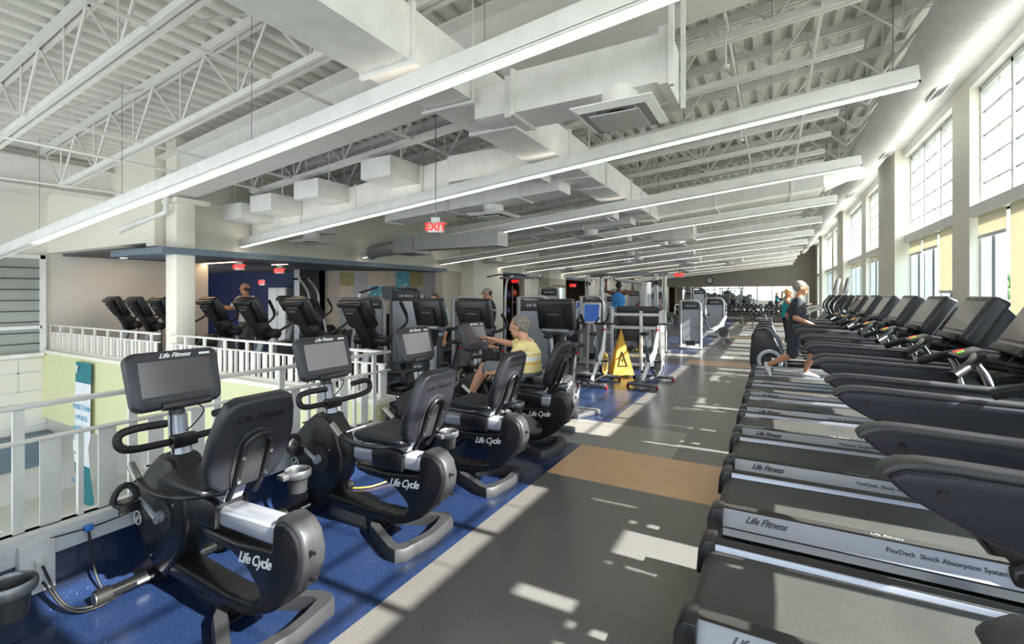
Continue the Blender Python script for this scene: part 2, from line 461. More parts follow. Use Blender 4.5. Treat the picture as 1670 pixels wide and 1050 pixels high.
# left side walls of the gym
b = MB()
b.box(XL - .25, XL, 3.5, YFAR, 2.36, 5.0, CREAM)
for y0, y1 in ((10.45, 13.0), (15.35, 18.2), (22.4, YFAR)): b.box(XL - .25, XL, y0, y1, 0, 2.36, CREAM)
b.box(XL + .0, XL + .45, 11.3, 13.0, 0, 4.2, CREAM); b.box(XL, XL + .45, 16.6, 18.2, 0, 4.2, CREAM)
b.box(XL - .26, XL + .003, 10.44, 11.3, 0, 2.3, BEIGE)
b.box(XL + .005, XL + .46, 16.59, 18.21, 0, 2.25, BEIGE)
b.box(-12.4, XL - .25, 3.5, 3.7, 2.42, 5.0, CREAM)
b.build('wall_left', kind='structure')
b = MB()
for y0, y1 in ((12.95, 15.5), (18.15, 22.5)):
    b.box(XL - .3, XL + .12, y0, y1, 2.26, 2.37, FASCIA)
b.prism([(-9.1, 3.38), (-7.52, 3.38), (-7.52, 10.0), (-8.3, 10.0), (-8.3, 4.1), (-9.1, 4.1)], 2.225, 2.32, FASCIA, axis='Z')
b.build('trim_1', kind='structure')
b = MB(); b.box(-20, XL - .2, 3.72, 26, 2.38, 2.5, GREYCEIL); b.build('ceiling_side_rooms', kind='structure')
b = MB()
b.box(-12.4, -12.2, -5, 6.4, -3.6, 5.0, PALE)
b.box(-12.195, -12.185, -5, 3.48, -3.6, .45, PALE)
for z in (-.15, -.8, -1.45, .2): b.box(-12.186, -12.18, -5, 3.5, z - .012, z + .012, SILVER2)
for yy, z0, z1 in ((2.1, -.15, .2), (3.1, -.15, .45), (2.4, -.8, -.15), (1.2, -.8, -.15), (3.0, -1.45, -.8)): b.box(-12.186, -12.18, yy - .012, yy + .012, z0, z1, SILVER2)
b.box(-12.2, -11.9, -5, 3.5, -1.5, -.92, FASCIA)
b.build('wall_atrium', kind='structure')
b = MB(); b.box(-12.2, -12.0, -5, 3.4, .5, .56, WHITE)
b.box(-12.2, -12.12, -5, 3.45, 2.3, 2.37, WHITE); b.box(-12.2, -12.12, 3.38, 3.46, .5, 2.37, WHITE); b.box(-12.2, -12.12, 2.2, 3.4, 1.0, 1.06, WHITE); b.box(-12.2, -12.12, -5, 2.3, 1.0, 1.06, WHITE)
b.build('window_11', kind='structure')
PANE = mat('grey_shaded_pane', (158, 164, 158), 0.35, var=0.12, scale=1.2)
b = MB(); b.box(-12.199, -12.17, -5, 3.4, .56, 2.3, PANE)
for k in range(8): b.box(-12.17, -12.15, -5, 3.4, .72 + k * .2, .735 + k * .2, BEZEL)
for yy in (2.78, 1.6, .4): b.box(-12.17, -12.145, yy - .015, yy + .015, .5, 2.3, BEZEL)
b.build('shaded_panes', bpy.data.objects['window_11'])
# parapet and green atrium face
b = MB()
b.box(-12.2, -3.4, 3.42, 3.56, -.66, .55, GREEN); b.box(-12.2, -3.4, 3.40, 3.66, .55, .6, CREAM)
b.box(-12.2, -3.42, 3.56, 3.9, -.66, -.01, GREEN)
b.build('wall_atrium_parapet', kind='structure')
b = MB()
b.box(-12.2, -3.4, 3.9, 5.2, -.9, -.66, FASCIA)
b.box(-12.2, -3.4, 5.0, 5.2, -3.6, -.66, PALE)
b.box(-12.2, -6.0, 2.6, 5.0, -2.25, -2.15, CREAM); b.box(-12.2, -6.0, 2.6, 2.7, -3.6, -2.2, WHITE)
b.box(-12.2, -3.4, -.5, -.3, -3.6, -1.9, WHITE)
b.build('wall_lower_atrium', kind='structure')
# gym side of the atrium edge: curb with blue cove
b = MB()
b.box(-3.52, -3.36, -5, 3.42, .26, .4, WHITE, bev=.01); b.box(-3.52, -3.40, -5, 3.42, -.4, .3, WHITE)
b.build('trim_2', kind='structure')
b = MB()
b.prism([(-3.40, 0.0), (-3.14, 0.001), (-3.24, .02), (-3.32, .07), (-3.375, .15), (-3.385, .3), (-3.40, .3)], -5, 3.42, FBLUE)
b.build('baseboard_left', kind='structure')
# column
b = MB(); b.box(-7.9, -7.6, 3.6, 3.86, 0, 4.05, CREAM, bev=.01); b.build('column', kind='structure')
b = MB(); b.box(-7.93, -7.5, 3.56, 4.02, ZR(-7.9, 3.86), ZR(-7.9, 3.93), CREAM); b.build('trim_3', kind='structure')
# blue room
b = MB(); b.box(-20, -12.4, 9.9, 10.1, 0, 2.4, NAVY); b.box(-20.2, -20, 5, 10, 0, 2.4, NAVY)
b.box(-12.65, -12.4, 9.2, 10.1, 0, 2.4, GREYM)
b.box(-13.1, -13.0, 9.86, 9.9, 0, 2.4, NAVY); b.box(-12.46, -12.3, 10.12, 10.4, 0, 2.4, BEIGE)
b.build('wall_navy', kind='structure')
# checkerboard wall
d0 = Vector((-12.35, 10.1, 0)); d1 = Vector((-8.9, 12.7, 0)); dd = (d1 - d0).normalized(); nn = Vector((dd.y, -dd.x, 0))
M_ = Matrix((dd, nn, Vector((0, 0, 1)))).transposed().to_4x4(); M_.translation = d0
TC = {'c': mat('cream_panel', (228, 218, 200), .5), 'o': mat('olive_panel', (178, 172, 122), .5), 'l': mat('lilac_grey_panel', (196, 202, 206), .5),
      's': mat('slate_panel', (120, 136, 148), .5), 'b': mat('water_photo_panel', (96, 190, 222), .4, var=.45, scale=5, speck=((220, 240, 246), 6, .6)), 'w': mat('warm_grey_panel', (214, 204, 194), .5)}
b = MB(); LT = (d1 - d0).length; rows = ['wolccbolwll', 'wclbsbclsbo', 'wllccblccbl', 'clobclcsocl', 'wclccblclcc']
for r, row in enumerate(rows):
    for c_, ch in enumerate(row):
        u0 = c_ * LT / 10; u1 = min(u0 + LT / 10 - .008, LT)
        if u0 < LT - .05: b.box(u0, u1, -.02, 0, 2.36 - (r + 1) * .46, 2.36 - r * .46 - .008, TC[ch], mtx=M_)
b.box(0, LT, -.1, -.02, 0, 2.4, PALE, mtx=M_)
b.build('wall_panelled', kind='structure')
b = MB()
b.box(-9.3, -8.9, 12.6, 12.8, 0, 2.4, BEIGE); b.box(-9.1, -8.2, 12.85, 12.95, 0, 2.4, BEIGE); b.box(-12, -8.25, 13.0, 13.1, 0, 2.4, BROWN); b.box(-12.2, -12, 13, 20, 0, 2.4, BROWN)
b.box(-12, -8.25, 17.6, 17.7, 0, 2.4, BROWN); b.box(-14, -8.2, 24.0, 24.2, 0, 2.4, TAUPE); b.box(-12.2, -12.0, 18.2, 24, 0, 2.4, TAUPE)
b.build('wall_side_rooms', kind='structure')
b = MB(); b.box(-12.4, -8.2, 10, 24, -.25, -.0, FGREY); b.build('floor_side_rooms', kind='structure')

# ------------------------------------------------------------------ railings
RAILM = mat('white_railing_paint', (232, 230, 224), 0.35, var=.02)
def railing(label, L, ztop, zmid, zbot, pitch, wide, loc, rz, gaps=()):
    r = thing('guard_railing', label, 'railing', loc, rz)
    ok = lambda u: not any(a <= u <= c for a, c in gaps)
    segs = []; u = 0
    for a, c in list(gaps) + [(L, L)]:
        if a > u: segs.append((u, a))
        u = c
    for z, h, nm in ((ztop, .026, 'top_rail'), (zmid, .016, 'mid_rail'), (zbot, .05, 'bottom_rail')):
        b = MB()
        for a, c in segs: b.box(a, c, -.025, .025, z - h, z, RAILM, bev=.004)
        b.build(nm, r)
    k = 0; u = pitch * .5
    while u < L:
        if ok(u):
            if k % 4 == 1:
                b = MB(); b.box(u - .022, u + .022, -.012, .012, zbot, ztop - .03, RAILM); b.build('post', r)
            elif k % 2 == 0:
                b = MB(); b.box(u - wide / 2, u + wide / 2, -.006, .006, zbot, zmid - .015, RAILM); b.build('slat', r)
            else:
                b = MB(); b.box(u - .012, u + .012, -.016, .016, zbot, zmid - .015, RAILM); b.build('slat', r)
        k += 1; u += pitch
    return r
railing('white steel guard railing behind the row of recumbent bikes, along the atrium edge', 7.4, 1.07, .88, .40, .125, .085, (-3.44, -3.8, 0), PI / 2)
railing('white steel guard railing on the low wall in front of the cross trainers', 8.75, 1.07, .94, .63, .12, .085, (-12.18, 3.53, 0), 0, gaps=((4.25, 4.60),))

# ------------------------------------------------------------------ ceiling lights
FX = [(2.46, -11.6, 0.99), (4.74, -7.9, 1.0), (7.45, -7.9, 1.0), (10.2, -7.9, 1.02), (12.75, -7.9, 1.0), (15.3, -7.9, 1.0), (17.85, -7.9, 1.0), (20.4, -7.9, 1.0), (22.95, -7.9, 1.0), (25.5, -7.9, 1.0), (28.0, -7.9, 1.0), (30.4, -7.9, 1.0)]
SL = math.atan(.095)
for k, (yy, x0, x1) in enumerate(FX):
    xr = x1; zr = 3.28; L = (x1 - x0) / math.cos(SL)
    r = thing('linear_ceiling_light', '%s long white linear ceiling light counted from the camera, hung on thin cables' % ords[k], 'ceiling light', (xr, yy, zr), 0, 'linear lights hung across the hall')
    r.rotation_euler = (0, -SL, 0)
    b = MB(); b.box(-L, 0, -.055, .055, .012, .14, WHITE, bev=.004); b.box(-L, 0, -.055, -.047, 0, .02, WHITE); b.box(-L, 0, .047, .055, 0, .02, WHITE); b.box(-.012, 0, -.055, .055, 0, .02, WHITE); b.build('housing', r)
    Ld = L if k else L - 2.7
    b = MB(); b.box(-Ld, -.014, -.046, .046, .004, .013, TUBE); b.build('diffuser', r)
    b = MB(); b.box(-Ld, -.014, -.04, .04, .1405, .144, UPFILL); b.build('added_upfill_strip', r)  # added glowing strip, unseen on top of the housing, lights the roof deck
    b = MB(); u = .15
    while u < L:
        xx = x1 - u; zt = ZR(x1 - u, 4.7) - (3.28 - .095 * u)
        M2 = Matrix.Translation((-u, 0, .14)) @ Matrix.Rotation(SL, 4, 'Y')
        b.tube([M2 @ Vector((0, 0, 0)), M2 @ Vector((0, 0, zt - .12))], .003, GREYM, n=4, caps=False); u += 2.4
    b.build('cable', r)

# ------------------------------------------------------------------ ducts
def duct_box(b, x0, x1, y0, y1, z0, z1, axis='Y', flange=1.5, s=0.0):
    """rectangular duct with raised seams; s = slope of z along x"""
    if axis == 'Y':
        b.box(x0, x1, y0, y1, z0, z1, WHITE)
        u = y0
        while u < y1 + .01:
            b.box(x0 - .028, x1 + .028, u - .016, u + .016, z0 - .028, z1 + .028, WHITE); u += flange
    else:
        b.prism([(x0, z0 + s * x0), (x1, z0 + s * x1), (x1, z1 + s * x1), (x0, z1 + s * x0)], y0, y1, WHITE)
        u = x0
        while u < x1 + .01:
            b.box(u - .012, u + .012, y0 - .02, y1 + .02, z0 + s * u - .02, z1 + s * u + .02, WHITE); u += flange
r = thing('main_air_duct', 'long square white air duct running down the middle of the ceiling', 'duct', (-2.32, 3, 3.2), 0)
b = MB(); duct_box(b, -.22, .22, -7.5, 7.2, 0, .36, flange=1.38)
for yy in (-5.3, -2.6, .1, 2.8, 5.6):
    for sx in (-1, 1): b.tube([(sx * .24, yy, -.03), (sx * .24, yy, 1.1)], .008, STEELW, n=5)
    b.box(-.26, .26, yy - .02, yy + .02, -.045, -.02, STEELW)
b.build('duct_trunk', r)
b = MB()   # cross-broken sheet metal stiffeners on the underside
for k in range(10):
    ya = -7.4 + k * 1.38; c = (0, ya + .69, -.014)
    q = [(-.21, ya + .03, 0), (.21, ya + .03, 0), (.21, ya + 1.34, 0), (-.21, ya + 1.34, 0)]
    for i in range(4): b.quad([q[i], q[(i + 1) % 4], c], WHITE)
b.build('duct_underside', r)
# right branch with the big diffuser
def diffuser(b, x, y, z, s=.3, neck=.17, h=.15):
    b.lathe([(neck, 0), (neck, -h)], WHITE, n=28, mtx=Matrix.Translation((x, y, z)))
    zz = z - h
    b.prism([(x - s, y - s), (x + s, y - s), (x + s, y + s), (x - s, y + s)], zz - .008, zz, STEELW, axis='Z')
    b.box(x - s * .62, x + s * .62, y - s * .62, y + s * .62, zz - .05, zz - .04, SILVER2)
    for sx in (-1, 1):
        b.quad([(x + sx * s, y - s, zz - .008), (x + sx * s, y + s, zz - .008), (x + sx * (s - .05), y + s - .05, zz - .035), (x + sx * (s - .05), y - s + .05, zz - .035)], WHITE)
        b.quad([(x - s, y + sx * s, zz - .008), (x + s, y + sx * s, zz - .008), (x + s - .05, y + sx * (s - .05), zz - .035), (x - s + .05, y + sx * (s - .05), zz - .035)], WHITE)
    for sx in (-1, 1):
        for sy in (-1, 1): b.tube([(x + sx * s * .5, y + sy * s * .5, zz), (x + sx * s * .5, y + sy * s * .5, zz - .045)], .006, STEELW, n=4)
    b.lathe([(neck - .01, -h - .001), (0, -h - .001)], BLACKM, n=20, mtx=Matrix.Translation((x, y, z - .008)))
r = thing('branch_duct', 'short white branch duct right of the main duct, feeding the largest square diffuser', 'duct', (-1.3, 3.28, 3.02), 0)
b = MB(); b.box(-.8, -.42, -.13, .15, .03, .27, WHITE, bev=.01)
duct_box(b, -.42, .68, -.17, .19, 0, .31, axis='X', flange=1.09)
b.box(.66, .72, -.2, .22, -.03, .34, STEELW); b.box(.73, .76, -.24, -.2, -.06, 1.2, STEELW); b.box(.73, .76, .2, .24, -.06, 1.2, STEELW); b.box(-.5, -.44, -.16, .18, -.02, .3, STEELW)
b.build('duct_trunk', r)
b = MB(); diffuser(b, .38, -.08, .03, .27, .13, .16); b.build('ceiling_diffuser', r)
# crossing left branches with stub boxes
def left_branch(label, Y, x0, x1, zb, hh, w, stubs, sl=.095, yo=1):
    r = thing('branch_duct', label, 'duct', (x1, Y, zb), 0)
    b = MB(); duct_box(b, x0 - x1, 0, -w / 2, w / 2, 0, hh, axis='X', flange=1.25, s=sl)
    b.build('duct_trunk', r)
    for sx in stubs:
        u = sx - x1; z0 = sl * u
        b = MB(); b.box(u - .26, u + .26, -w / 2 - .55, -w / 2 + .02, z0 + .14, z0 + .40, WHITE, bev=.006)
        for du in (-.25, .25): b.tube([(u + du, -w / 2 - .35, z0 + .38), (u + du, -w / 2 - .35, z0 + 1.2)], .01, STEELW, n=5)
        b.build('outlet_box', r)
    b = MB(); u = -1
    while u > x0 - x1:
        b.box(u - .02, u + .02, -w / 2 - .7, w / 2 + .1, sl * u + .9, sl * u + .94, STEELW); u -= 1.4
    b.build('hanger_rail', r)
    return r
left_branch('white branch duct with four boxy outlets, left of the main duct', 4.95 + .2, -8.0 + .1, -3.7, 3.07, .34, .4, (-7.6, -6.85, -5.8, -4.45))
r = thing('branch_duct', 'short white duct stub with a square diffuser under the four-outlet branch', 'duct', (-7.35, 5.7, 2.8), 0)
b = MB(); b.box(-.3, .3, -.34, .3, -.05, .2, WHITE, bev=.01); b.build('duct_trunk', r)
b = MB(); diffuser(b, 0, 0, -.05, .3, .15, .14); b.build('ceiling_diffuser', r)
r = thing('branch_duct', 'tapered white elbow joining the four-outlet branch to the main duct', 'duct', (-3.1, 5.15, 3.1), 0)
b = MB(); b.prism([(-.6, .17), (-.6, -.23), (.0, -.23), (.55, -.1), (.55, .5), (.2, .17)], 0, .34, WHITE, axis='Z', bev=.01); b.build('duct_trunk', r)
for k, (nm, Y, x0, x1, zb, dx) in enumerate((('second', 6.0, -5.6, -2.5, 3.02, -3.65), ('third', 8.4, -7.6, -2.5, 3.0, -7.3), ('fourth', 9.6, -6.0, -2.5, 3.05, -3.4), ('fifth', 12.0, -7.9, -3.2, 2.98, -7.35), ('sixth', 14.2, -6.5, -2.3, 3.0, -3.8), ('seventh', 16.8, -7.8, -2.3, 2.95, -6.8))):
    r = thing('branch_duct', '%s white branch duct left of the main duct, counting from the camera, with one diffuser' % nm, 'duct', (x1, Y, zb), 0, 'white branch ducts left of the main duct')
    b = MB(); duct_box(b, x0 - x1, 0, -.2, .2, .02, .3, axis='X', flange=1.25, s=.06); b.tube([(-.6, 0, .2), (-.6, 0, ZR(x1 - .6, 4.78) - zb)], .012, STEELW, n=5); b.tube([(x0 - x1 + .6, 0, .1), (x0 - x1 + .6, 0, ZR(x0 + .6, 4.78) - zb)], .012, STEELW, n=5); b.build('duct_trunk', r)
    b = MB(); diffuser(b, dx - x1, 0, .02 + .06 * (dx - x1), .3, .15, .14); b.build('ceiling_diffuser', r)
for k, (x, y, z) in enumerate(((-2.2, 12.5, 3.0), (-4.4, 16.0, 2.8), (-2.9, 19.2, 2.9), (-1.6, 22.0, 3.0), (-3.8, 24.5, 2.85))):
    b = MB(); b.box(x - .5, x + .5, y - .3, y + .3, z, z + .35, WHITE, bev=.01); b.tube([(x - .45, y, z + .3), (x - .45, y, ZR(x, 4.8))], .01, STEELW, n=5); b.tube([(x + .45, y, z + .3), (x + .45, y, ZR(x, 4.8))], .01, STEELW, n=5); diffuser(b, x, y, z, .3, .15, .1)
    tag(b.build('duct_box'), '%s white air box with a square diffuser, counted from the camera, in the far ceiling' % ords[k], 'duct', 'white air boxes in the far ceiling')
# cross duct to the spiral duct
r = thing('cross_duct', 'wide flat white duct crossing from the main duct to the round duct', 'duct', (-2.3, 10.5, 3.25), 0)
b = MB(); duct_box(b, 0, 3.1, -.45, .45, -.0, .5, axis='X', flange=1.3, s=.1); b.build('duct_trunk', r)
b = MB(); b.tube([(3.05, 0, .55), (3.45, 0, .72), (3.8, .5, .85)], .27, WHITE, n=20, rs=[(.42, .26), (.34, .26), (.26, .26)]); b.build('transition', r)
r = thing('spiral_duct', 'large round white spiral duct running along the top of the windows', 'duct', (1.5, 0, 4.15), 0)
b = MB(); pts = [(0, -4.5, 0), (0, 11.3, 0)]
b.tube(pts, .262, WHITE, n=40)
yy = -1.0
while yy < 11.3:
    b.tube([(.2622 * math.cos(a), yy + .12 * a / (2 * PI), .2622 * math.sin(a)) for a in [2 * PI * i / 28 for i in range(29)]], .0016, WHITE, n=4, caps=False); yy += .12
b.tube([(0, 11.3, 0), (0, 31.5, 0)], .21, WHITE, n=28)
b.build('duct_pipe', r)
for yy in (3.9, 6.9, 9.6, 13.5):
    b = MB(); M2 = Matrix.Translation((0, yy, 0)) @ Matrix.Rotation(math.radians(62), 4, 'Y')
    rr = .268 if yy < 11 else .215
    b.box(rr - .01, rr + .012, -.2, .2, -.085, .085, WHITE, bev=.004, mtx=M2)
    for q in range(5): b.box(rr + .012, rr + .02, -.17, .17, -.06 + q * .026, -.054 + q * .026, GREYM, mtx=M2)
    b.build('air_grille', r)
b = MB()
for yy in (1.5, 4.5, 7.5, 10.5, 14, 18, 22): b.tube([(0, yy, .26), (0, yy, .68)], .006, STEELW, n=5)
b.build('hanger_rod', r)
# grey round duct near the left wall, pipes
b = MB(); b.tube([(-7.8, 7.6, 2.55), (-7.3, 7.2, 2.55), (-6.6, 7.2, 2.6)], .14, GALV, n=18); b.box(-6.6, -6.1, 7.0, 7.45, 2.45, 2.75, GALV); b.box(-6.1, -4.2, 7.05, 7.4, 2.5, 2.75, GALV)
tag(b.build('air_terminal'), 'grey galvanised duct with control box near the cream left wall', 'duct')
b = MB(); b.tube(smooth_path([(-7.66, 3.5, 3.2), (-7.66, 3.5, 2.86), (-7.7, 3.5, 2.82), (-8.9, 3.42, 2.66), (-8.95, 3.42, 2.6)]), .035, WHITE, n=10)
tag(b.build('drain_pipe'), 'white drain pipe turning along the wall beside the white column', 'pipe')
b = MB(); b.tube([(-8.6, 1.0, 3.1), (-7.9, 5.0, 3.1), (-7.6, 5.0, 3.1)], .015, STEELW, n=6); b.tube([(-6.9, -3, 3.26), (-6.9, 12, 3.26)], .018, WHITE, n=6)
tag(b.build('sprinkler_pipe'), 'thin white sprinkler pipe under the joists on the left', 'pipe')
b = MB(); b.tube([(-.35, 4.2, 4.0), (-.35, 31, 4.0)], .014, WHITE, n=6)
for yy in (4.4, 6.6, 9.2, 12, 15): b.tube([(-.35, yy, 4.0), (-.35, yy, 3.6)], .008, WHITE, n=5); b.lathe([(.035, 0), (.03, -.02), (.0, -.03)], STEELW, n=10, mtx=Matrix.Translation((-.35, yy, 3.6)))
tag(b.build('sprinkler_pipe'), 'white sprinkler pipe with drop heads right of the main duct', 'pipe')

# ------------------------------------------------------------------ signs, clock
def exit_sign(label, loc, rz, s=1.0, hang=0.0):
    r = thing('exit_sign', label, 'exit sign', loc, rz, 'red EXIT signs')
    b = MB(); b.box(-.15 * s, .15 * s, -.02, .02, -.1 * s, .1 * s, SILVER2, bev=.004)
    if hang: b.box(-.05, .05, -.03, .03, .1 * s, .1 * s + .05, WHITE); b.tube([(0, 0, .1), (0, 0, .1 + hang)], .006, GREYM, n=5)
    b.build('sign_box', r)
    text('EXIT', .19 * s, REDLIT, r, frame((0, -.024, 0), (1, 0, 0), (0, 0, 1)), bold=.004)
    return r
exit_sign('largest red EXIT sign, hung from the ceiling in front of the third linear light', (-3.42, 4.33, 2.42), math.radians(35), .62, 1.75)
exit_sign('small red EXIT sign hung at the far end of the hall', (-3.7, 22.4, 2.5), 0, 1.15, 1.7)
exit_sign('red EXIT sign under the soffit, leftmost of those in the navy room', (-8.35, 4.98, 2.13), math.radians(35), .55, .25)
exit_sign('larger red EXIT sign of the navy room pair, left of the checkered wall', (-9.2, 6.35, 2.14), math.radians(35), .6, .2)
exit_sign('lowest red EXIT sign, on the navy wall behind the man in white', (-13.9, 9.0, 2.0), 0, .9)
exit_sign('red EXIT sign in the brown doorway with the exercise balls', (-8.9, 16.3, 2.14), math.radians(20), .8)
exit_sign('red EXIT sign in the taupe side corridor', (-8.45, 21.3, 2.05), math.radians(20), .9)
r = thing('wall_clock', 'round black framed wall clock on the far wall', 'clock', (-3.55, YFAR - .02, 2.52), 0)
b = MB(); b.tube([(.2 * math.cos(a), -.02, .2 * math.sin(a)) for a in [2 * PI * i / 32 for i in range(32)]], .03, BLACK, n=8, closed=True); b.build('clock_rim', r)
b = MB(); b.cyl((0, 0, 0), (0, -.02, 0), .19, PALE, n=28); b.build('clock_face', r)
b = MB(); b.box(-.006, .006, -.03, -.022, 0, .12, BLACK); b.box(0, .09, -.03, -.022, -.006, .006, BLACK); b.build('clock_hand', r)
# hanging banner on the green wall
r = thing('hanging_banner', 'tall white and teal banner hung on the pale green atrium wall', 'banner', (-10.05, 3.40, .5), 0)
TEAL = mat('teal_banner_cloth', (36, 120, 130), .7); WBAN = mat('white_banner_cloth', (224, 228, 232), .7)
b = MB()
segs = 14
for k in range(segs):
    z1 = -k * .17; z0 = -(k + 1) * .17; off = lambda z: -.03 - .05 * math.sin(-z * 1.6) * (1 if z < -1.2 else .3)
    m_ = TEAL if k < 2 or k > 9 else WBAN
    xo = lambda z: .1 * max(0, -z - 1.9)
    b.quad([(-.3 + xo(z0), off(z0), z0), (.3 + xo(z0), off(z0), z0), (.3 + xo(z1), off(z1), z1), (-.3 + xo(z1), off(z1), z1)], m_)
b.build('banner_cloth', r)
BTX = mat('blue_lettering', (60, 150, 196), .5)
for k, ln in enumerate(("WE'RE", 'MORE THAN', 'A PLACE.', "WE'RE A", 'CAUSE.')):
    text(ln, .115, BTX, r, frame((0, -.09 if k > 2 else -.06, -.58 - k * .17), (1, 0, 0), (0, 0, 1)))
text('Y', .17, WTXT, r, frame((-.18, -.06, -.12), (1, 0, 0), (0, 0, 1)), bold=.006)
text('JOIN TODAY', .05, KTXT, r, frame((0, -.10, -1.5), (1, 0, 0), (0, 0, 1)))
text('BE PART', .1, BTX, r, frame((0.0, -.12, -1.95), (1, 0, 0), (0, 0, 1)))
# small poster with a portrait low in the atrium
r = thing('wall_poster', 'small poster with a portrait and blue heading on the lower atrium wall', 'poster', (-10.7, 4.98, -1.75), 0)
b = MB(); b.box(-.5, .5, -.02, 0, -.3, .3, WHITE); b.build('poster_sheet', r)
b = MB(); b.box(-.5, .5, -.03, -.021, .16, .3, mat('blue_poster_band', (40, 110, 190), .5)); b.ball((-.1, -.035, .0), (.1, .01, .12), SKIN); b.ball((-.1, -.037, .08), (.11, .01, .07), BLACK); b.box(-.28, .08, -.035, -.024, -.3, -.1, NAVY); b.build('poster_print', r)
# slot lights in the soffits
for k, (x0, y0, L) in enumerate(((-8.9, 4.6, 1.1), (-10.0, 4.5, 1.6), (-10.6, 6.3, 3.0), (-9.6, 7.4, 1.4), (-9.4, 9.4, 1.0), (-9.2, 14.6, .8), (-9.0, 20.0, 1.0))):
    b = MB(); b.box(x0 - L, x0, y0 - .03, y0 + .03, 2.372, 2.384, TUBE2)
    tag(b.build('slot_light'), '%s warm slot light in the dark side ceiling, counted from the atrium' % ords[k], 'ceiling light', 'slot lights in the dark side ceiling')

# ------------------------------------------------------------------ treadmills (x runs from the rear end forwards)
def make_treadmill(label):
    r = thing('treadmill', label, 'treadmill', (0, 0, 0), 0, 'treadmills in the row along the windows')
    W = .80
    b = MB(); b.box(.05, 1.75, .08, W - .08, .05, .17, BLACK, bev=.01)
    for x in (.25, 1.6):
        for yy in (.14, W - .14): b.cyl((x, yy, 0), (x, yy, .06), .03, BLACK, 12)
    b.build('base_frame', r)
    b = MB(); prof = [(.045, .14)] + [(.11 - .065 * math.cos(t), .155 + .06 * math.sin(t)) for t in [i * PI / 2 / 6 for i in range(7)]] + [(1.5, .225), (1.5, .14)]
    b.prism(prof, .125, W - .125, BELT); b.build('running_belt', r)
    for side, nm in ((0, 'n'), (1, 'f')):
        y = (lambda v: v) if side == 0 else (lambda v: W - v)
        cy = [(0.0, .10), (0.0, .155), (.018, .175), (.045, .245), (.052, .252), (.12, .252), (.125, .245), (.125, .13)]
        b = MB(); b.prism([(y(u), z) for u, z in cy], .075, 1.52, SILVER, axis='X')
        b.box(.075, 1.52, min(y(-.002), y(.004)), max(y(-.002), y(.004)), .148, .156, BLACK)
        sr = b.build('side_rail', r)
        b = MB(); b.box(.085, 1.50, min(y(.050), y(.121)), max(y(.050), y(.121)), .25, .2555, STRIP, bev=.002); b.build('foot_strip', sr)
        if side == 0:
            q = frame((.34, .0305, .212), (1, 0, 0), (0, .36, .93))
            text('Life Fitness', .056, KTXT, sr, q, shear=.5, bold=.0012, spacing=.92)
            q = frame((1.19, .0305, .210), (1, 0, 0), (0, .36, .93))
            text('FlexDeck  Shock Absorption System', .034, KTXT, sr, q, bold=.0004)
            text('Life Fitness', .034, GTXT, sr, frame((.95, .09, .2562), (1, 0, 0), (0, 1, 0)), shear=.3)
        b = MB(); b.prism([(-.0, .07), (.01, .2), (.03, .245), (.05, .262), (.1, .265), (.1, .07)], min(y(-.012), y(.135)), max(y(-.012), y(.135)), BLACK, bev=.008)
        b.build('end_cap', r)
    b = MB(); b.prism([(1.44, .10), (1.44, .245), (1.5, .285), (1.62, .325), (1.85, .33), (1.98, .28), (2.03, .18), (2.03, .08)], .01, W - .01, BLACK, bev=.03, seg=3); b.build('motor_cover', r)
    # handrails, long deep moulded shells
    for side in (0, 1):
        y0, y1 = ((.0, .10) if side == 0 else (W - .12, W - .02))
        prof = [(.665, 1.135), (.70, 1.158), (.80, 1.162), (1.45, 1.14), (1.72, 1.12), (1.74, .86), (1.45, .90), (1.2, .93), (1.0, .965), (.88, 1.0), (.78, 1.045), (.71, 1.085), (.675, 1.115)]
        b = MB(); b.prism(prof, y0 + .012, y1 - .012, NAVYP, bev=.012, seg=3)
        for x, z in ((.78, 1.11), (1.12, .985)):
            b.cyl((x, y0 + .004, z), (x, y1 - .004, z), .013, BLACK, 10)
        h = b.build('handrail', r)
        b = MB(); b.prism([(.645, 1.135), (.66, 1.155), (.69, 1.176), (.74, 1.184), (.82, 1.184), (1.45, 1.16), (1.7, 1.14), (1.7, 1.115), (1.45, 1.135), (.8, 1.155), (.7, 1.148), (.66, 1.12)], y0 - .008 if side == 0 else y0 + .03, y1 - .03 if side == 0 else y1 + .008, DGREY, bev=.01); b.build('handrail_top', h)
    for yy in (.05, W - .07):
        b = MB(); b.tube([(1.86, yy, .2), (1.80, yy, .6), (1.70, yy, 1.0)], .04, GREYM, 12, rs=[(.03, .05), (.03, .045), (.028, .04)]); b.build('upright', r)
    # ergo bar with hub and chrome arms
    b = MB(); b.tube(smooth_path([(1.24, .10, 1.20), (1.36, .2, 1.27), (1.42, .4, 1.30), (1.36, .6, 1.27), (1.24, .7, 1.20)]), .026, BLACK, 10)
    b.tube(smooth_path([(1.45, .4, 1.27), (1.58, .4, 1.25), (1.7, .4, 1.22)]), .06, BLACK, 10)
    b.tube([(1.55, .05, 1.1), (1.7, .4, 1.2), (1.55, .73, 1.1)], .045, BLACK, 8)
    eb = b.build('hand_bar', r)
    b = MB(); b.prism([(1.32, 1.285), (1.44, 1.335), (1.455, 1.305), (1.33, 1.26)], .31, .49, BLACK, bev=.008)
    M2 = frame((1.38, .4, 1.315), (.92, 0, .38), (0, 1, 0))
    b.box(-.045, .0, .01, .05, 0, .003, REDLIT, mtx=M2); b.box(-.045, -.01, -.03, .0, 0, .003, GRNLIT, mtx=M2); b.build('control_hub', eb)
    for yy in (.17, .63):
        b = MB(); b.tube(smooth_path([(1.36, yy, 1.26), (1.40, yy, 1.2), (1.44, yy, 1.02), (1.52, .06 if yy < .4 else .74, .97)]), .022, CHROME, 12); b.build('chrome_arm', r)
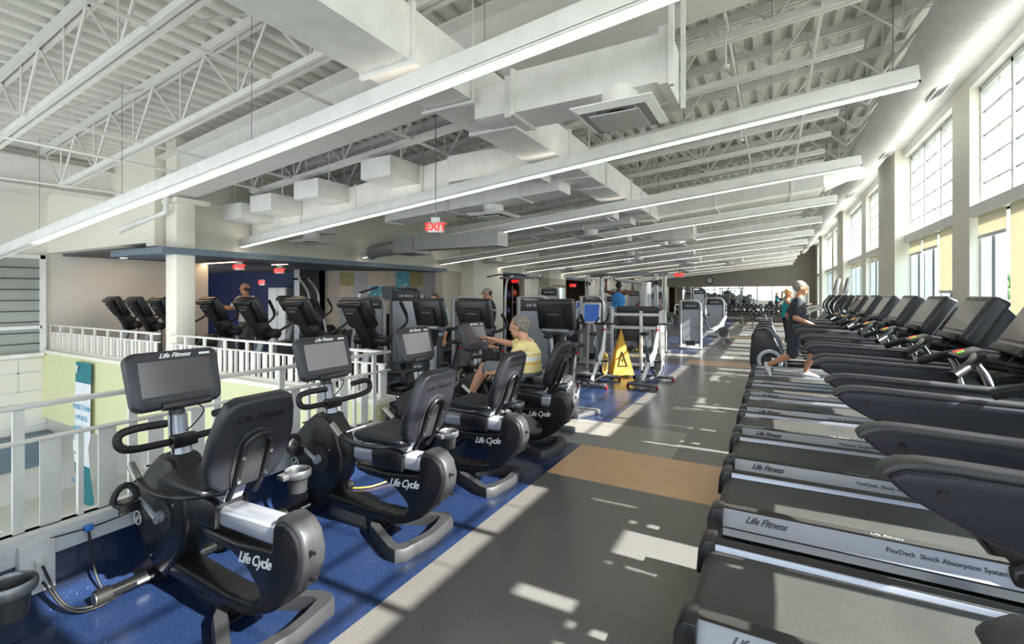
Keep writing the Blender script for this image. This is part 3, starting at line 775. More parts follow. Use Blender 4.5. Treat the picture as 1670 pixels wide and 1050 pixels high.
    # console
    M2 = Matrix.Translation((1.665, .4, 1.475)) @ Matrix.Rotation(math.radians(30), 4, 'Y')
    b = MB(); b.box(-.01, .10, -.25, .25, -.19, .185, BEZEL, bev=.028, mtx=M2, seg=3); c = b.build('console', r)
    b = MB(); b.box(-.014, -.008, -.205, .205, -.115, .135, SCREEN, mtx=M2); b.build('screen', c)
    b = MB(); b.box(-.045, .0, -.16, .16, -.205, -.155, DGREY, bev=.012, mtx=M2); b.box(-.012, -.008, -.2, .2, -.145, -.13, GTXT, mtx=M2); b.build('key_shelf', c)
    b = MB(); b.prism([(.09, -.24), (.20, -.2), (.185, .12), (.09, .16)], -.19, .19, NAVYP, bev=.02, mtx=M2); b.build('rear_cover', c)
    q = M2 @ frame((-.012, 0, .158), (0, -1, 0), (0, 0, 1)); text('Life Fitness', .03, GTXT, c, q, shear=.3)
    b = MB(); b.tube(smooth_path([(1.56, .3, 1.31), (1.5, .28, 1.24), (1.56, .25, 1.2), (1.62, .3, 1.2)]), .005, BLACKM, 6); b.tube([(1.68, .4, 1.34), (1.72, .4, 1.2)], .06, BLACK, 10); b.build('console_neck', r)
    return r
TY = [.90, 2.10, 3.30, 4.36, 5.42, 6.46, 7.50, 8.54, 9.58]
tnames = ['nearest treadmill, only its handrail showing at the lower right corner', 'treadmill filling the bottom right corner, second from the camera', 'third treadmill from the camera, its side rail logo and belt fully in view', 'fourth treadmill from the camera, its big screen in front of the low-pulled shade', 'fifth treadmill from the camera in the window row', 'sixth treadmill from the camera in the window row', 'seventh treadmill from the camera in the window row', 'treadmill carrying the runner in the dark shirt', 'last treadmill of the window row, beside the ringed cross trainers']
tm = None
for k, yy in enumerate(TY):
    lab = tnames[k] if 'treadmill' in tnames[k] else tnames[k]
    if tm is None: tm = make_treadmill(lab); tm.location = (-.38, yy, 0); tm.scale = (1, 1.1, 1)
    else: dup(tm, (-.38, yy, 0), label=lab)

# ------------------------------------------------------------------ recumbent bikes (x towards the rear, rider faces -x)
def make_recumbent(label):
    r = thing('recumbent_bike', label, 'exercise bike', (0, 0, 0), 0, 'recumbent bikes along the atrium railing')
    X0 = 2.5
    P = lambda pts: [((x if x < -2.3 else -2.3 + (x + 2.3) * .9) + X0, z) for x, z in pts]
    b = MB()
    b.prism(P([(-3.02, .745), (-2.89, .735), (-2.80, .64), (-2.735, .46), (-2.76, .30), (-2.95, .075), (-3.08, .09), (-3.27, .29), (-3.325, .43), (-3.26, .55), (-3.12, .68)]), -.085, .085, BLACK, bev=.028, seg=3)
    b.prism(P([(-2.99, .76), (-2.87, .75), (-2.78, .60), (-2.84, .56), (-2.95, .62)]), -.06, .06, BLACKM, bev=.012)
    for k in range(5): b.box(-.44 + k * .014, -.36 + k * .014, -.064, .064, .705 - k * .025, .713 - k * .025, DTXT)
    for x, z in ((-.12, .66), (-.30, .5), (-.55, .16), (-.6, .66)): b.cyl((x - .05, -.088, z), (x - .05, .088, z), .008, CHROME, 8)
    sh = b.build('front_shroud', r)
    for s in (-1, 1):
        b = MB(); b.cyl((-.456, s * .084, .42), (-.456, s * .094, .42), .098, DGREY, 28)
        for q in range(3):
            rr = .055 + .015 * q
            for a in range(14): b.cyl((-.456 + rr * math.cos(a * .449), s * .0945, .42 + rr * math.sin(a * .449)), (-.456 + rr * math.cos(a * .449), s * .0955, .42 + rr * math.sin(a * .449)), .0035, DTXT, 5)
        b.build('crank_disc', sh)
        b = MB(); b.tube([(-.736 + .038 * math.cos(a), s * .09, .345 + .038 * math.sin(a)) for a in [2 * PI * i / 20 for i in range(20)]], .004, WTXT, 5, closed=True)
        b.box(-.75, -.722, s * .088 - .003, s * .088 + .003, .34, .35, WTXT); b.tube([(-.75, s * .09, .325), (-.725, s * .09, .365)], .005, WTXT, 5); b.build('round_emblem', sh)
    # cranks and pedals
    for s, ang in ((-1, 150), (1, -30)):
        a = math.radians(ang); px, pz = -.456 + .165 * math.cos(a), .42 + .165 * math.sin(a)
        b = MB(); b.cyl((-.456, s * .09, .42), (-.456, s * .125, .42), .032, SILVER, 16); b.tube([(-.456, s * .118, .42), (px, s * .135, pz)], .014, SILVER, 8, rs=[(.018, .014), (.012, .012)]); cr = b.build('crank_arm', r)
        b = MB(); b.box(px - .05, px + .055, min(s * .15, s * .25), max(s * .15, s * .25), pz - .014, pz + .014, BLACK, bev=.008)
        b.cyl((px, s * .13, pz), (px, s * .25, pz), .008, STEEL, 8)
        b.box(px + .03, px + .055, min(s * .15, s * .25), max(s * .15, s * .25), pz - .04, pz - .01, BLACK, bev=.006)
        b.tube([(px - .01 + .0 * i, s * (.2 + .055 * math.cos(i * PI / 8)), pz + .01 + .085 * math.sin(i * PI / 8)) for i in range(9)], .004, DGREY, 6, rs=[(.018, .005)] * 9); b.build('pedal', cr)
    # frame: beam + rear hull
    b = MB()
    hull = [(-2.95, .08), (-2.60, .075), (-2.24, .085), (-2.12, .115), (-2.0, .17), (-1.90, .24), (-1.815, .335), (-1.77, .43), (-1.763, .49), (-1.79, .56), (-1.84, .60), (-1.90, .617), (-1.965, .60), (-1.985, .57), (-1.995, .46), (-2.30, .435), (-2.58, .44), (-2.615, .425), (-2.58, .395), (-2.50, .38), (-2.34, .372), (-2.22, .335), (-2.12, .265), (-2.09, .22), (-2.13, .18), (-2.22, .16), (-2.41, .150), (-2.87, .17), (-2.95, .2)]
    b.prism(P(hull), -.070, .070, BLACK, bev=.022, seg=3, sharp=.9)
    hl = b.build('frame_hull', r)
    b = MB()
    b.prism(P([(-1.985, .565), (-1.965, .615), (-1.90, .634), (-1.825, .617), (-1.77, .57), (-1.742, .49), (-1.75, .42), (-1.798, .32), (-1.86, .28), (-1.88, .32), (-1.845, .40), (-1.85, .47), (-1.90, .54), (-1.95, .56)]), -.060, .060, DGREY, bev=.02, seg=3)
    for z in (.50, .38): b.cyl((X0 - 1.80, -.03, z), (X0 - 1.77, -.03, z), .008, DTXT, 8)
    b.build('rear_cover', r)
    for s in (-1, 1):
        q = frame((.26, s * .0715, .375), (-s * -1 if s < 0 else -1, 0, .12 if s < 0 else -.12), (0, 0, 1)) if s > 0 else frame((.35, -.0715, .385), (1, 0, .1), (-.1, 0, 1))
        if s > 0: q = frame((.35, .0715, .385), (-1, 0, -.1), (0, 0, 1))
        text('Life Cycle', .072, WTXT, hl, q, shear=.5, bold=.0012, spacing=.9)
    b = MB(); b.prism(P([(-2.64, .478), (-2.62, .46), (-2.0, .475), (-1.975, .56), (-1.99, .585), (-2.62, .56), (-2.64, .545)]), -.062, .062, SILVER, bev=.028, seg=3); b.build('seat_rail', r)
    # feet
    b = MB(); oc = [(-2.47, -.06), (-2.40, -.13), (-2.08, -.285), (-2.02, -.29), (-1.975, -.25), (-1.935, 0), (-1.975, .25), (-2.02, .29), (-2.08, .285), (-2.40, .13), (-2.47, .06)]
    ic = [(-2.36, -.045), (-2.33, -.075), (-2.10, -.19), (-2.07, -.185), (-2.04, -.1), (-2.025, 0), (-2.04, .1), (-2.07, .185), (-2.10, .19), (-2.33, .075), (-2.36, .045)]
    n = len(oc); bm = b.bm
    def ring(pts, z): return [bm.verts.new((x + X0, y_, z)) for x, y_ in pts]
    sc_ = lambda pts, k: [(-2.2 + (x + 2.2) * k, y_ * k) for x, y_ in pts]
    A = ring(oc, .0); B = ring(oc, .045); C_ = ring(sc_(oc, .955), .075); D = ring(sc_(ic, 1.12), .075); E_ = ring(sc_(ic, 1.07), .05); F = ring(sc_(ic, 1.07), 0)
    for R1, R2 in ((A, B), (B, C_), (C_, D), (D, E_), (E_, F), (F, A)):
        for i in range(n): bm.faces.new([R1[i], R1[(i + 1) % n], R2[(i + 1) % n], R2[i]])
    bmesh.ops.recalc_face_normals(bm, faces=bm.faces); b.mi(DGREY)
    b.prism(P([(-2.50, .0), (-2.38, .0), (-2.30, .085), (-2.20, .14), (-2.34, .16), (-2.52, .12)]), -.065, .065, BLACK, bev=.015); b.build('rear_foot', r)
    b = MB(); b.cyl((-.60, -.30, .05), (-.60, .30, .05), .032, BLACK, 16); b.box(-.64, -.50, -.05, .05, .03, .12, BLACK, bev=.01); ft = b.build('front_stabiliser', r)
    for s in (-1, 1):
        b = MB(); b.cyl((-.60, s * .27, .05), (-.60, s * .335, .05), .042, BLACKM, 16); b.cyl((-.60, s * .335, .05), (-.60, s * .34, .05), .034, STEEL, 16); b.build('wheel', ft)
    b = MB(); b.box(-.57, -.566, -.16, -.08, .045, .06, WTXT); b.build('sticker', ft)
    # post, console, bars
    b = MB(); b.tube([(-.42, 0, .72), (-.47, 0, .86), (-.485, 0, .96)], .04, SILVER, 14, rs=[(.055, .04), (.05, .036), (.05, .036)]); b.tube([(-.485, 0, .95), (-.50, 0, 1.0)], .04, BLACK, 12); b.build('post', r)
    M2 = Matrix.Translation((-.50, 0, 1.165)) @ Matrix.Rotation(math.radians(-16), 4, 'Y')
    b = MB(); pr = []
    for cx_, cz_, a0 in ((.185, .115, 0), (-.185, .115, 90), (-.175, -.115, 180), (.175, -.115, 270)):
        for i in range(5):
            a = math.radians(a0 + i * 22.5); pr.append((cx_ + .055 * math.cos(a), cz_ + .048 * math.sin(a)))
    b.prism(pr, -.045, .02, BEZEL, axis='X', bev=.016, seg=3, mtx=M2, sharp=1.2); c = b.build('console', r)
    b = MB(); b.box(.019, .0225, -.185, .185, -.09, .105, SCREEN, mtx=M2); b.build('screen', c)
    q = M2 @ frame((.0205, .0, .132), (0, 1, 0), (0, 0, 1)); text('Life Fitness', .036, WTXT, c, q, shear=.5, bold=.0009)
    b = MB(); b.box(.0195, .022, .13, .19, .122, .135, WTXT, mtx=M2); b.build('label_strip', c); b = MB()
    b.box(.0195, .0215, -.17, .15, -.118, -.104, DGREY, mtx=M2)
    b.build('control_strip', c); b = MB(); b.box(.0, .035, -.10, .16, -.175, -.13, BLACK, bev=.01, mtx=M2); b.build('phone_shelf', c)
    b = MB(); b.tube([(-.46, -.045, 1.0), (-.425, -.06, .9), (-.42, -.05, .74)], .005, BLACKM, 5); b.tube(smooth_path([(-.46, .1, 1.0), (-.42, .12, .97), (-.42, .06, .9), (-.43, .02, .87)]), .004, BLACKM, 5); b.build('console_cable', c)
    b = MB()
    for s in (-1, 1): b.tube(smooth_path([(-.44, 0, .82), (-.42, s * .12, .83), (-.38, s * .25, .845), (-.36, s * .325, .87), (-.375, s * .33, .94), (-.36, s * .26, .96), (-.34, s * .12, .955)]), .02, BLACKM, 12)
    b.box(-.45, -.385, -.065, .065, .79, .86, BLACK, bev=.01); b.build('handlebar', r)
    # seat carriage (kept separate so each bike has its own setting)
    return r
def make_seat(r, dx, dz=0.0):
    X0 = 2.5; P = lambda pts: [(x + X0 + dx, z) for x, z in pts]
    b = MB(); b.prism(P([(-2.42, .455), (-2.15, .46), (-2.14, .585), (-2.20, .60), (-2.38, .60), (-2.43, .57)]), -.088, .088, BLACK, bev=.012)
    b.prism(P([(-2.34, .59), (-2.14, .59), (-2.10, .66), (-2.32, .66)]), -.05, .05, SILVER, bev=.004); b.build('seat_carriage', r)
    b = MB(); sp_ = [(-2.52, .675), (-2.50, .71), (-2.42, .725), (-2.2, .715), (-2.06, .72), (-2.05, .685), (-2.2, .665), (-2.45, .655)]
    b.prism(P(sp_), -.20, .20, PAD, bev=.03, seg=3); sc = b.build('seat', r)
    for f in sc.data.polygons: f.use_smooth = True
    for v in sc.data.vertices:      # narrower nose
        k = max(0, min(1, (-.0 + (dx + .1) - v.co.x) / .25)); v.co.y *= 1 - .3 * k
    # back pad: front flat, back convex; tilted
    Mb = Matrix.Translation((X0 + dx - 2.09, 0, .70)) @ Matrix.Rotation(math.radians(19), 4, 'Y')
    b = MB(); prof = [(-.13, 0), (-.19, .06), (-.215, .16), (-.212, .28), (-.19, .40), (-.165, .465), (-.12, .488), (.12, .488), (.165, .465), (.19, .40), (.212, .28), (.215, .16), (.19, .06), (.13, 0)]
    b.prism(prof, -.01, .065, PAD, axis='X', bev=.026, seg=4, mtx=Mb, sharp=1.2); bk = b.build('backrest', r)
    for f in bk.data.polygons: f.use_smooth = True
    b = MB(); b.prism([(-.085, .02), (-.10, .10), (-.10, .24), (-.07, .31), (0, .335), (.07, .31), (.10, .24), (.10, .10), (.085, .02)], .064, .072, DGREY, axis='X', bev=.003, mtx=Mb); b.build('back_plate', bk)
    text('Life Fitness', .055, DTXT, bk, Mb @ frame((.066, 0, .39), (0, 1, 0), (0, 0, 1)), shear=.35)
    T = lambda p: Mb @ Vector(p)
    pts = [T((.05, -.07, -.06)), T((.085, -.07, .06))] + [T((.09, .07 * -math.cos(a), .24 + .07 * math.sin(a))) for a in [PI * i / 10 for i in range(11)]] + [T((.085, .07, .06)), T((.05, .07, -.06))]
    b = MB(); b.tube(smooth_path(pts, 1), .014, BLACK, 10)
    for s in (-1, 1):
        for z in (.07, .2): p = T((.105, s * .07, z)); q_ = T((.09, s * .07, z)); b.cyl(q_, p, .009, CHROME, 10)
    b.build('back_frame', r)
    b = MB(); x_ = X0 + dx
    for s in (-1, 1):
        b.tube(smooth_path([(x_ - 2.1, s * .06, .655), (x_ - 2.2, s * .22, .66), (x_ - 2.35, s * .255, .66), (x_ - 2.52, s * .25, .68), (x_ - 2.62, s * .245, .75)]), .015, BLACK, 10)
    b.build('side_handles', r)
    for s in (-1, 1): b = MB(); b.tube([(x_ - 2.54, s * .25, .695), (x_ - 2.63, s * .245, .76)], .02, STEEL, 12); b.build('hand_sensor', r)
    b = MB(); yy = .335; cx_ = x_ - 2.08
    b.lathe([(.048, -.10), (.058, .0), (.062, .01)], DGREY, 20, mtx=Matrix.Translation((cx_, yy, .62)))
    b.lathe([(.0, -.1), (.048, -.1)], DGREY, 20, mtx=Matrix.Translation((cx_, yy, .62)))
    b.tube([(cx_ + .068 * math.cos(a), yy + .068 * math.sin(a), .625) for a in [2 * PI * i / 24 for i in range(24)]], .006, GREYM, 8, closed=True, rs=[(.006, .022)] * 24)
    b.box(cx_ - .04, cx_ + .02, .23, yy - .06, .61, .64, GREYM, bev=.004); b.build('cup_holder', r)
BY = [.245, 1.42, 2.45, 3.50, 4.52]
blabs = ['recumbent bike mostly out of frame at the left edge, only its cup holder showing', 'nearest complete recumbent bike, largest black seat back and screen in view', 'recumbent bike second from the left in full view, its pale grey screen beside the railing', 'recumbent bike just in front of the woman in yellow, empty seat', 'recumbent bike the woman in the yellow striped shirt sits on']
bseat = [(-.25), -.30, .0, .0, .02]
for k in range(5):
    r = make_recumbent(blabs[k]) if k == 0 else dup(RB, (0, 0, 0), label=blabs[k])
    if k == 0: RB = r; r0 = dup(r, (0, 0, 0)); RB2 = r0
for k, yy in enumerate(BY):
    rr = [o for o in bpy.data.objects if o.get('label') == blabs[k] and o.parent is None][0]
    rr.location = (-2.5, yy, 0)
# drop the spare copy, then give every bike its own seat setting
for ch in list(RB2.children):
    for g in list(ch.children): bpy.data.objects.remove(g)
    bpy.data.objects.remove(ch)
bpy.data.objects.remove(RB2)
for k, yy in enumerate(BY):
    rr = [o for o in bpy.data.objects if o.get('label') == blabs[k] and o.parent is None][0]
    make_seat(rr, bseat[k])

# ------------------------------------------------------------------ cross trainers and upright bikes seen from behind their consoles (x forwards)
def make_cross(label):
    r = thing('cross_trainer', label, 'cross trainer', (0, 0, 0), 0, 'cross trainers behind the atrium railing')
    b = MB(); b.box(-1.0, .75, -.09, .09, .03, .11, BLACK, bev=.02); b.box(.6, .72, -.3, .3, .0, .06, BLACK, bev=.015); b.box(-1.05, -.95, -.3, .3, 0, .06, BLACK, bev=.015); b.build('base_frame', r)
    b = MB(); b.prism([(-.95, .08), (-1.02, .3), (-.95, .62), (-.78, .78), (-.55, .74), (-.42, .5), (-.3, .2), (-.3, .08)], -.13, .13, BLACK, bev=.04, seg=3); b.build('drive_housing', r)
    b = MB(); b.tube([(.62, 0, .08), (.56, 0, .4), (.44, 0, .82), (.38, 0, .98)], .06, SILVER, 14, rs=[(.06, .06), (.06, .055), (.055, .05), (.05, .05)]); p = b.build('post', r)
    text('Life Fitness', .06, KTXT, p, frame((.60, .0, .42), (0, 0, 1), (0, 1, 0)) @ Matrix.Rotation(PI, 4, 'Z'), shear=.3)
    b = MB(); b.prism([(.30, .92), (.28, 1.10), (.36, 1.2), (.52, 1.38), (.62, 1.36), (.60, 1.22), (.50, 1.05), (.46, .92)], -.085, .085, BLACK, bev=.03, seg=3); b.build('neck', r)
    for s in (-1, 1):
        b = MB(); b.cyl((.34, s * .08, 1.03), (.34, s * .27, 1.03), .075, BLACK, 20); b.ball((.34, s * .27, 1.03), (.075, .04, .075), BLACKM); b.build('pivot_hub', r)
    M2 = Matrix.Translation((.58, 0, 1.40)) @ Matrix.Rotation(math.radians(28), 4, 'Y')
    b = MB(); b.box(-.06, .05, -.235, .235, -.21, .21, BLACK, bev=.03, seg=3, mtx=M2); c = b.build('console', r)
    b = MB(); b.prism([(.045, -.19), (.10, -.17), (.13, .10), (.10, .14), (.045, .15)], -.12, .12, BLACKM, bev=.015, mtx=M2)
    b.prism([(.045, .14), (.115, .13), (.12, .2), (.045, .205)], -.2, .2, BLACK, bev=.02, mtx=M2); b.build('console_back', c)
    text('Life Fitness', .03, GTXT, c, M2 @ frame((.131, 0, .07), (0, 1, 0), (.0, 0, 1)), shear=.3)
    b = MB(); b.box(-.066, -.058, -.19, .19, -.12, .16, SCREEN, mtx=M2); b.build('screen', c)
    for s in (-1, 1):
        b = MB(); b.tube(smooth_path([(.34, s * .25, 1.03), (.25, s * .28, 1.1), (.02, s * .31, 1.22), (-.02, s * .31, 1.32), (.10, s * .29, 1.52)]), .02, BLACK, 10); b.tube([(-.0, s * .305, 1.36), (.10, s * .29, 1.54)], .026, BLACKM, 10)
        b.build('moving_handle', r)
        b = MB(); b.tube(smooth_path([(.34, s * .25, 1.0), (.36, s * .26, .6), (.3, s * .25, .25), (-.6, s * .22, .28)]), .03, GREYM, 10); b.build('link_arm', r)
        b = MB(); b.box(-.35, .05, s * .2 - .08, s * .2 + .08, .3, .34, BLACK, bev=.012); b.build('foot_pedal', r)
    return r
CX = [(-11.55, 'leftmost'), (-10.65, 'second'), (-9.78, 'third'), (-8.15, 'first one right of the white column'), (-7.12, 'second one right of the white column, beside the man in white'), (-5.95, 'third one right of the white column'), (-4.82, 'fourth one right of the white column')]
ct = None
for k, (x, nm) in enumerate(CX):
    lab = ('%s black cross trainer against the pale wall left of the white column' % nm) if k < 3 else ('black cross trainer, ' + nm)
    if ct is None: ct = make_cross(lab); ct.location = (x + .1, 4.95, 0); ct.rotation_euler = (0, 0, -PI / 2)
    else: dup(ct, (x + .1, 4.95, 0), label=lab)
b_ = None
for k, (x, yy, lab) in enumerate(((-9.4, 7.6, 'black cross trainer in the second row, half hidden beside the white column'), (-10.9, 8.3, 'black cross trainer in the second row behind the man in white'), (-7.3, 9.2, 'black cross trainer in the second row in front of the checkered wall'))):
    dup(ct, (x, yy, 0), label=lab, group='cross trainers in the second row')

def make_upright(label):
    r = thing('upright_bike', label, 'exercise bike', (0, 0, 0), 0, 'upright bikes beyond the recumbent bikes')
    b = MB(); b.prism([(.02, .10), (.48, .04), (.56, .12), (.58, .50), (.50, .56), (.36, .60), (.18, .62), (.04, .50), (-.12, .38), (-.14, .22)], -.09, .09, DGREY, bev=.03, seg=3); body = b.build('drive_housing', r)
    for s in (-1, 1): text('Life Cycle', .075, WTXT, body, frame((.34, s * .091, .50), (-s * -1 * -1, 0, -.25 * s), (0, 0, 1)) if s < 0 else frame((.34, .091, .50), (-1, 0, .2), (0, 0, 1)), shear=.3)
    for s in (-1, 1):
        b = MB(); b.cyl((.08, s * .085, .34), (.08, s * .10, .34), .10, GREYM, 26); b.cyl((.08, s * .1, .34), (.08, s * .13, .34), .03, SILVER, 14); b.build('crank_disc', r)
        b = MB(); b.tube([(.08, s * .12, .34), (.08 - .1 * s, s * .13, .34 + .12 * s)], .014, SILVER, 8); cr = b.build('crank_arm', r)
        b = MB(); b.box(.08 - .1 * s - .05, .08 - .1 * s + .05, min(s * .15, s * .24), max(s * .15, s * .24), .33 + .12 * s, .36 + .12 * s, BLACK, bev=.008); b.tube([(.08 - .1 * s, s * (.195 + .05 * math.cos(i * PI / 8)), .35 + .12 * s + .07 * math.sin(i * PI / 8)) for i in range(9)], .004, BLACKM, 6, rs=[(.015, .004)] * 9); b.build('pedal', cr)
    b = MB(); b.prism([(-.52, -.24), (-.47, -.27), (-.05, -.09), (-.05, .09), (-.47, .27), (-.52, .24)], .0, .06, GREYM, axis='Z', bev=.015); b.box(.5, .56, -.25, .25, .0, .07, GREYM, bev=.02); b.box(-.1, .52, -.05, .05, .03, .12, BLACK); b.build('floor_frame', r)
    b = MB(); b.tube([(.45, 0, .5), (.43, 0, 1.0)], .05, SILVER, 18); p = b.build('post', r)
    b = MB(); b.lathe([(.052, .95), (.056, 1.0), (.075, 1.14), (.09, 1.2)], BLACK, 18, mtx=Matrix.Translation((.43, 0, 0))); b.prism([(.30, 1.17), (.42, 1.13), (.58, 1.18), (.58, 1.23), (.3, 1.22)], -.17, .17, GREYM, bev=.015); b.build('neck', r)
    M2 = Matrix.Translation((.50, 0, 1.40)) @ Matrix.Rotation(math.radians(16), 4, 'Y')
    b = MB(); b.box(-.06, .06, -.235, .235, -.19, .19, BLACK, bev=.03, seg=3, mtx=M2); c = b.build('console', r)
    b = MB(); b.prism([(.055, -.17), (.09, -.16), (.095, .07), (.055, .10)], -.12, .12, BLACKM, bev=.012, mtx=M2); b.build('console_back', c)
    text('Life Fitness', .03, GTXT, c, M2 @ frame((.098, 0, .03), (0, 1, 0), (0, 0, 1)), shear=.3)
    b = MB(); b.box(-.066, -.058, -.19, .19, -.12, .15, SCREEN, mtx=M2); b.build('screen', c)
    b = MB()
    for s in (-1, 1): b.tube(smooth_path([(.42, s * .1, 1.17), (.30, s * .2, 1.16), (.12, s * .24, 1.2), (.02, s * .2, 1.26), (.12, s * .18, 1.38)]), .021, BLACKM, 10)
    b.build('handlebar', r)
    b = MB(); b.tube([(-.02, 0, .42), (-.13, 0, .72), (-.20, 0, .92)], .03, BLACK, 12, rs=[.05, .045, .028]); b.build('seat_post', r)
    b = MB(); b.ball((-.30, 0, .95), (.13, .125, .035), PAD); b.ball((-.14, 0, .955), (.14, .06, .03), PAD); b.build('saddle', r)
    b = MB(); b.cyl((-.16, .03, .86), (-.16, .07, .86), .014, RED, 8); b.build('adjust_knob', r)
    return r
ub = make_upright('upright bike nearest the aisle, its silver post in clear view right of the woman'); ub.location = (-2.32, 5.75, 0); ub.rotation_euler = (0, 0, -PI / 2 + .04)
dup(ub, (-3.3, 5.45, 0), label='upright bike directly behind the screen the woman in yellow touches')
dup(ub, (-4.02, 5.45, 0), label='upright bike behind the third recumbent screen, left one of the upright bikes')

# ringed cross trainers at the end of the treadmill row (x forwards, towards the windows)
def make_ringed(label):
    r = thing('ringed_cross_trainer', label, 'cross trainer', (0, 0, 0), 0, 'ringed cross trainers beyond the treadmills')
    b = MB(); b.prism([(-.36, .04), (-.40, .3), (-.36, .80), (-.28, .93), (-.10, .96), (.0, .9), (.12, .62), (.26, .35), (.30, .06)], -.13, .13, BLACK, bev=.04, seg=3); b.build('drive_housing', r)
    for s in (-1, 1):
        b = MB(); b.tube([(-.03 + .20 * math.cos(a), s * .125, .29 + .20 * math.sin(a)) for a in [2 * PI * i / 32 for i in range(32)]], .03, SILVER, 8, closed=True, rs=[(.012, .042)] * 32)
        b.build('silver_ring', r)
    b = MB(); b.box(.2, 1.7, -.08, .08, .03, .12, BLACK, bev=.02); b.box(1.55, 1.65, -.3, .3, 0, .07, BLACK, bev=.01); b.build('base_frame', r)
    b = MB(); b.prism([(1.3, .1), (1.35, .6), (1.5, .95), (1.62, .9), (1.62, .1)], -.1, .1, BLACK, bev=.03); b.tube([(1.5, 0, .9), (1.52, 0, 1.35)], .05, GREYM, 12); b.build('mast', r)
    M2 = Matrix.Translation((1.52, 0, 1.45)) @ Matrix.Rotation(math.radians(25), 4, 'Y')
    b = MB(); b.box(-.05, .05, -.22, .22, -.18, .18, BLACK, bev=.03, mtx=M2); c = b.build('console', r)
    b = MB(); b.box(-.056, -.048, -.18, .18, -.11, .14, SCREEN, mtx=M2); b.build('screen', c)
    for s in (-1, 1):
        b = MB(); b.tube(smooth_path([(1.42, s * .25, .35), (1.42, s * .26, .95), (1.2, s * .29, 1.2), (1.12, s * .3, 1.4), (1.3, s * .28, 1.62)]), .02, BLACK, 10); b.build('moving_handle', r)
        b = MB(); b.tube([(1.42, s * .22, .32), (.7, s * .2, .36), (0, s * .16, .34)], .028, CHROME, 10); b.box(.55, .95, s * .2 - .08, s * .2 + .08, .38, .42, BLACK, bev=.01); b.build('pedal_arm', r)
    return r
rg = None
for k, yy in enumerate((10.95, 11.95, 12.95, 13.95)):
    lab = '%s ringed cross trainer counted from the treadmills' % ords[k]
    if rg is None: rg = make_ringed(lab); rg.location = (-.02, yy, 0)
    else: dup(rg, (-.02 + .0 * k, yy, 0), label=lab)
def make_stepper(label):
    r = thing('stair_climber', label, 'stair climber', (0, 0, 0), 0, 'tall stair climbers near the windows')
    b = MB(); b.prism([(-.5, 0), (-.5, .3), (-.2, .5), (.1, .8), (.45, 1.25), (.6, 1.2), (.55, .0)], -.3, .3, GREYM, bev=.03); b.build('stair_housing', r)
    b = MB(); b.tube([(.5, -.2, 1.2), (.68, -.2, 1.75)], .025, CHROME, 8); b.tube([(.5, .2, 1.2), (.68, .2, 1.75)], .025, CHROME, 8); b.build('mast', r)
    M2 = Matrix.Translation((.66, 0, 1.88)) @ Matrix.Rotation(math.radians(12), 4, 'Y')
    b = MB(); b.box(-.04, .05, -.2, .2, -.24, .24, SILVER2, bev=.03, mtx=M2); c = b.build('console', r)
    b = MB(); b.box(-.048, -.038, -.15, .15, -.17, .18, SCREEN, mtx=M2); b.build('screen', c)
    for s in (-1, 1):
        b = MB(); b.tube(smooth_path([(.55, s * .3, 1.25), (.2, s * .34, 1.3), (-.35, s * .34, 1.1), (-.45, s * .34, .75), (.2, s * .32, .7)]), .022, CHROME, 10); b.build('side_handle', r)
    return r
st = make_stepper('nearer tall stair climber beyond the ringed cross trainers'); st.location = (1.15, 15.9, 0)
dup(st, (1.05, 17.4, 0), label='farther tall stair climber beyond the ringed cross trainers')

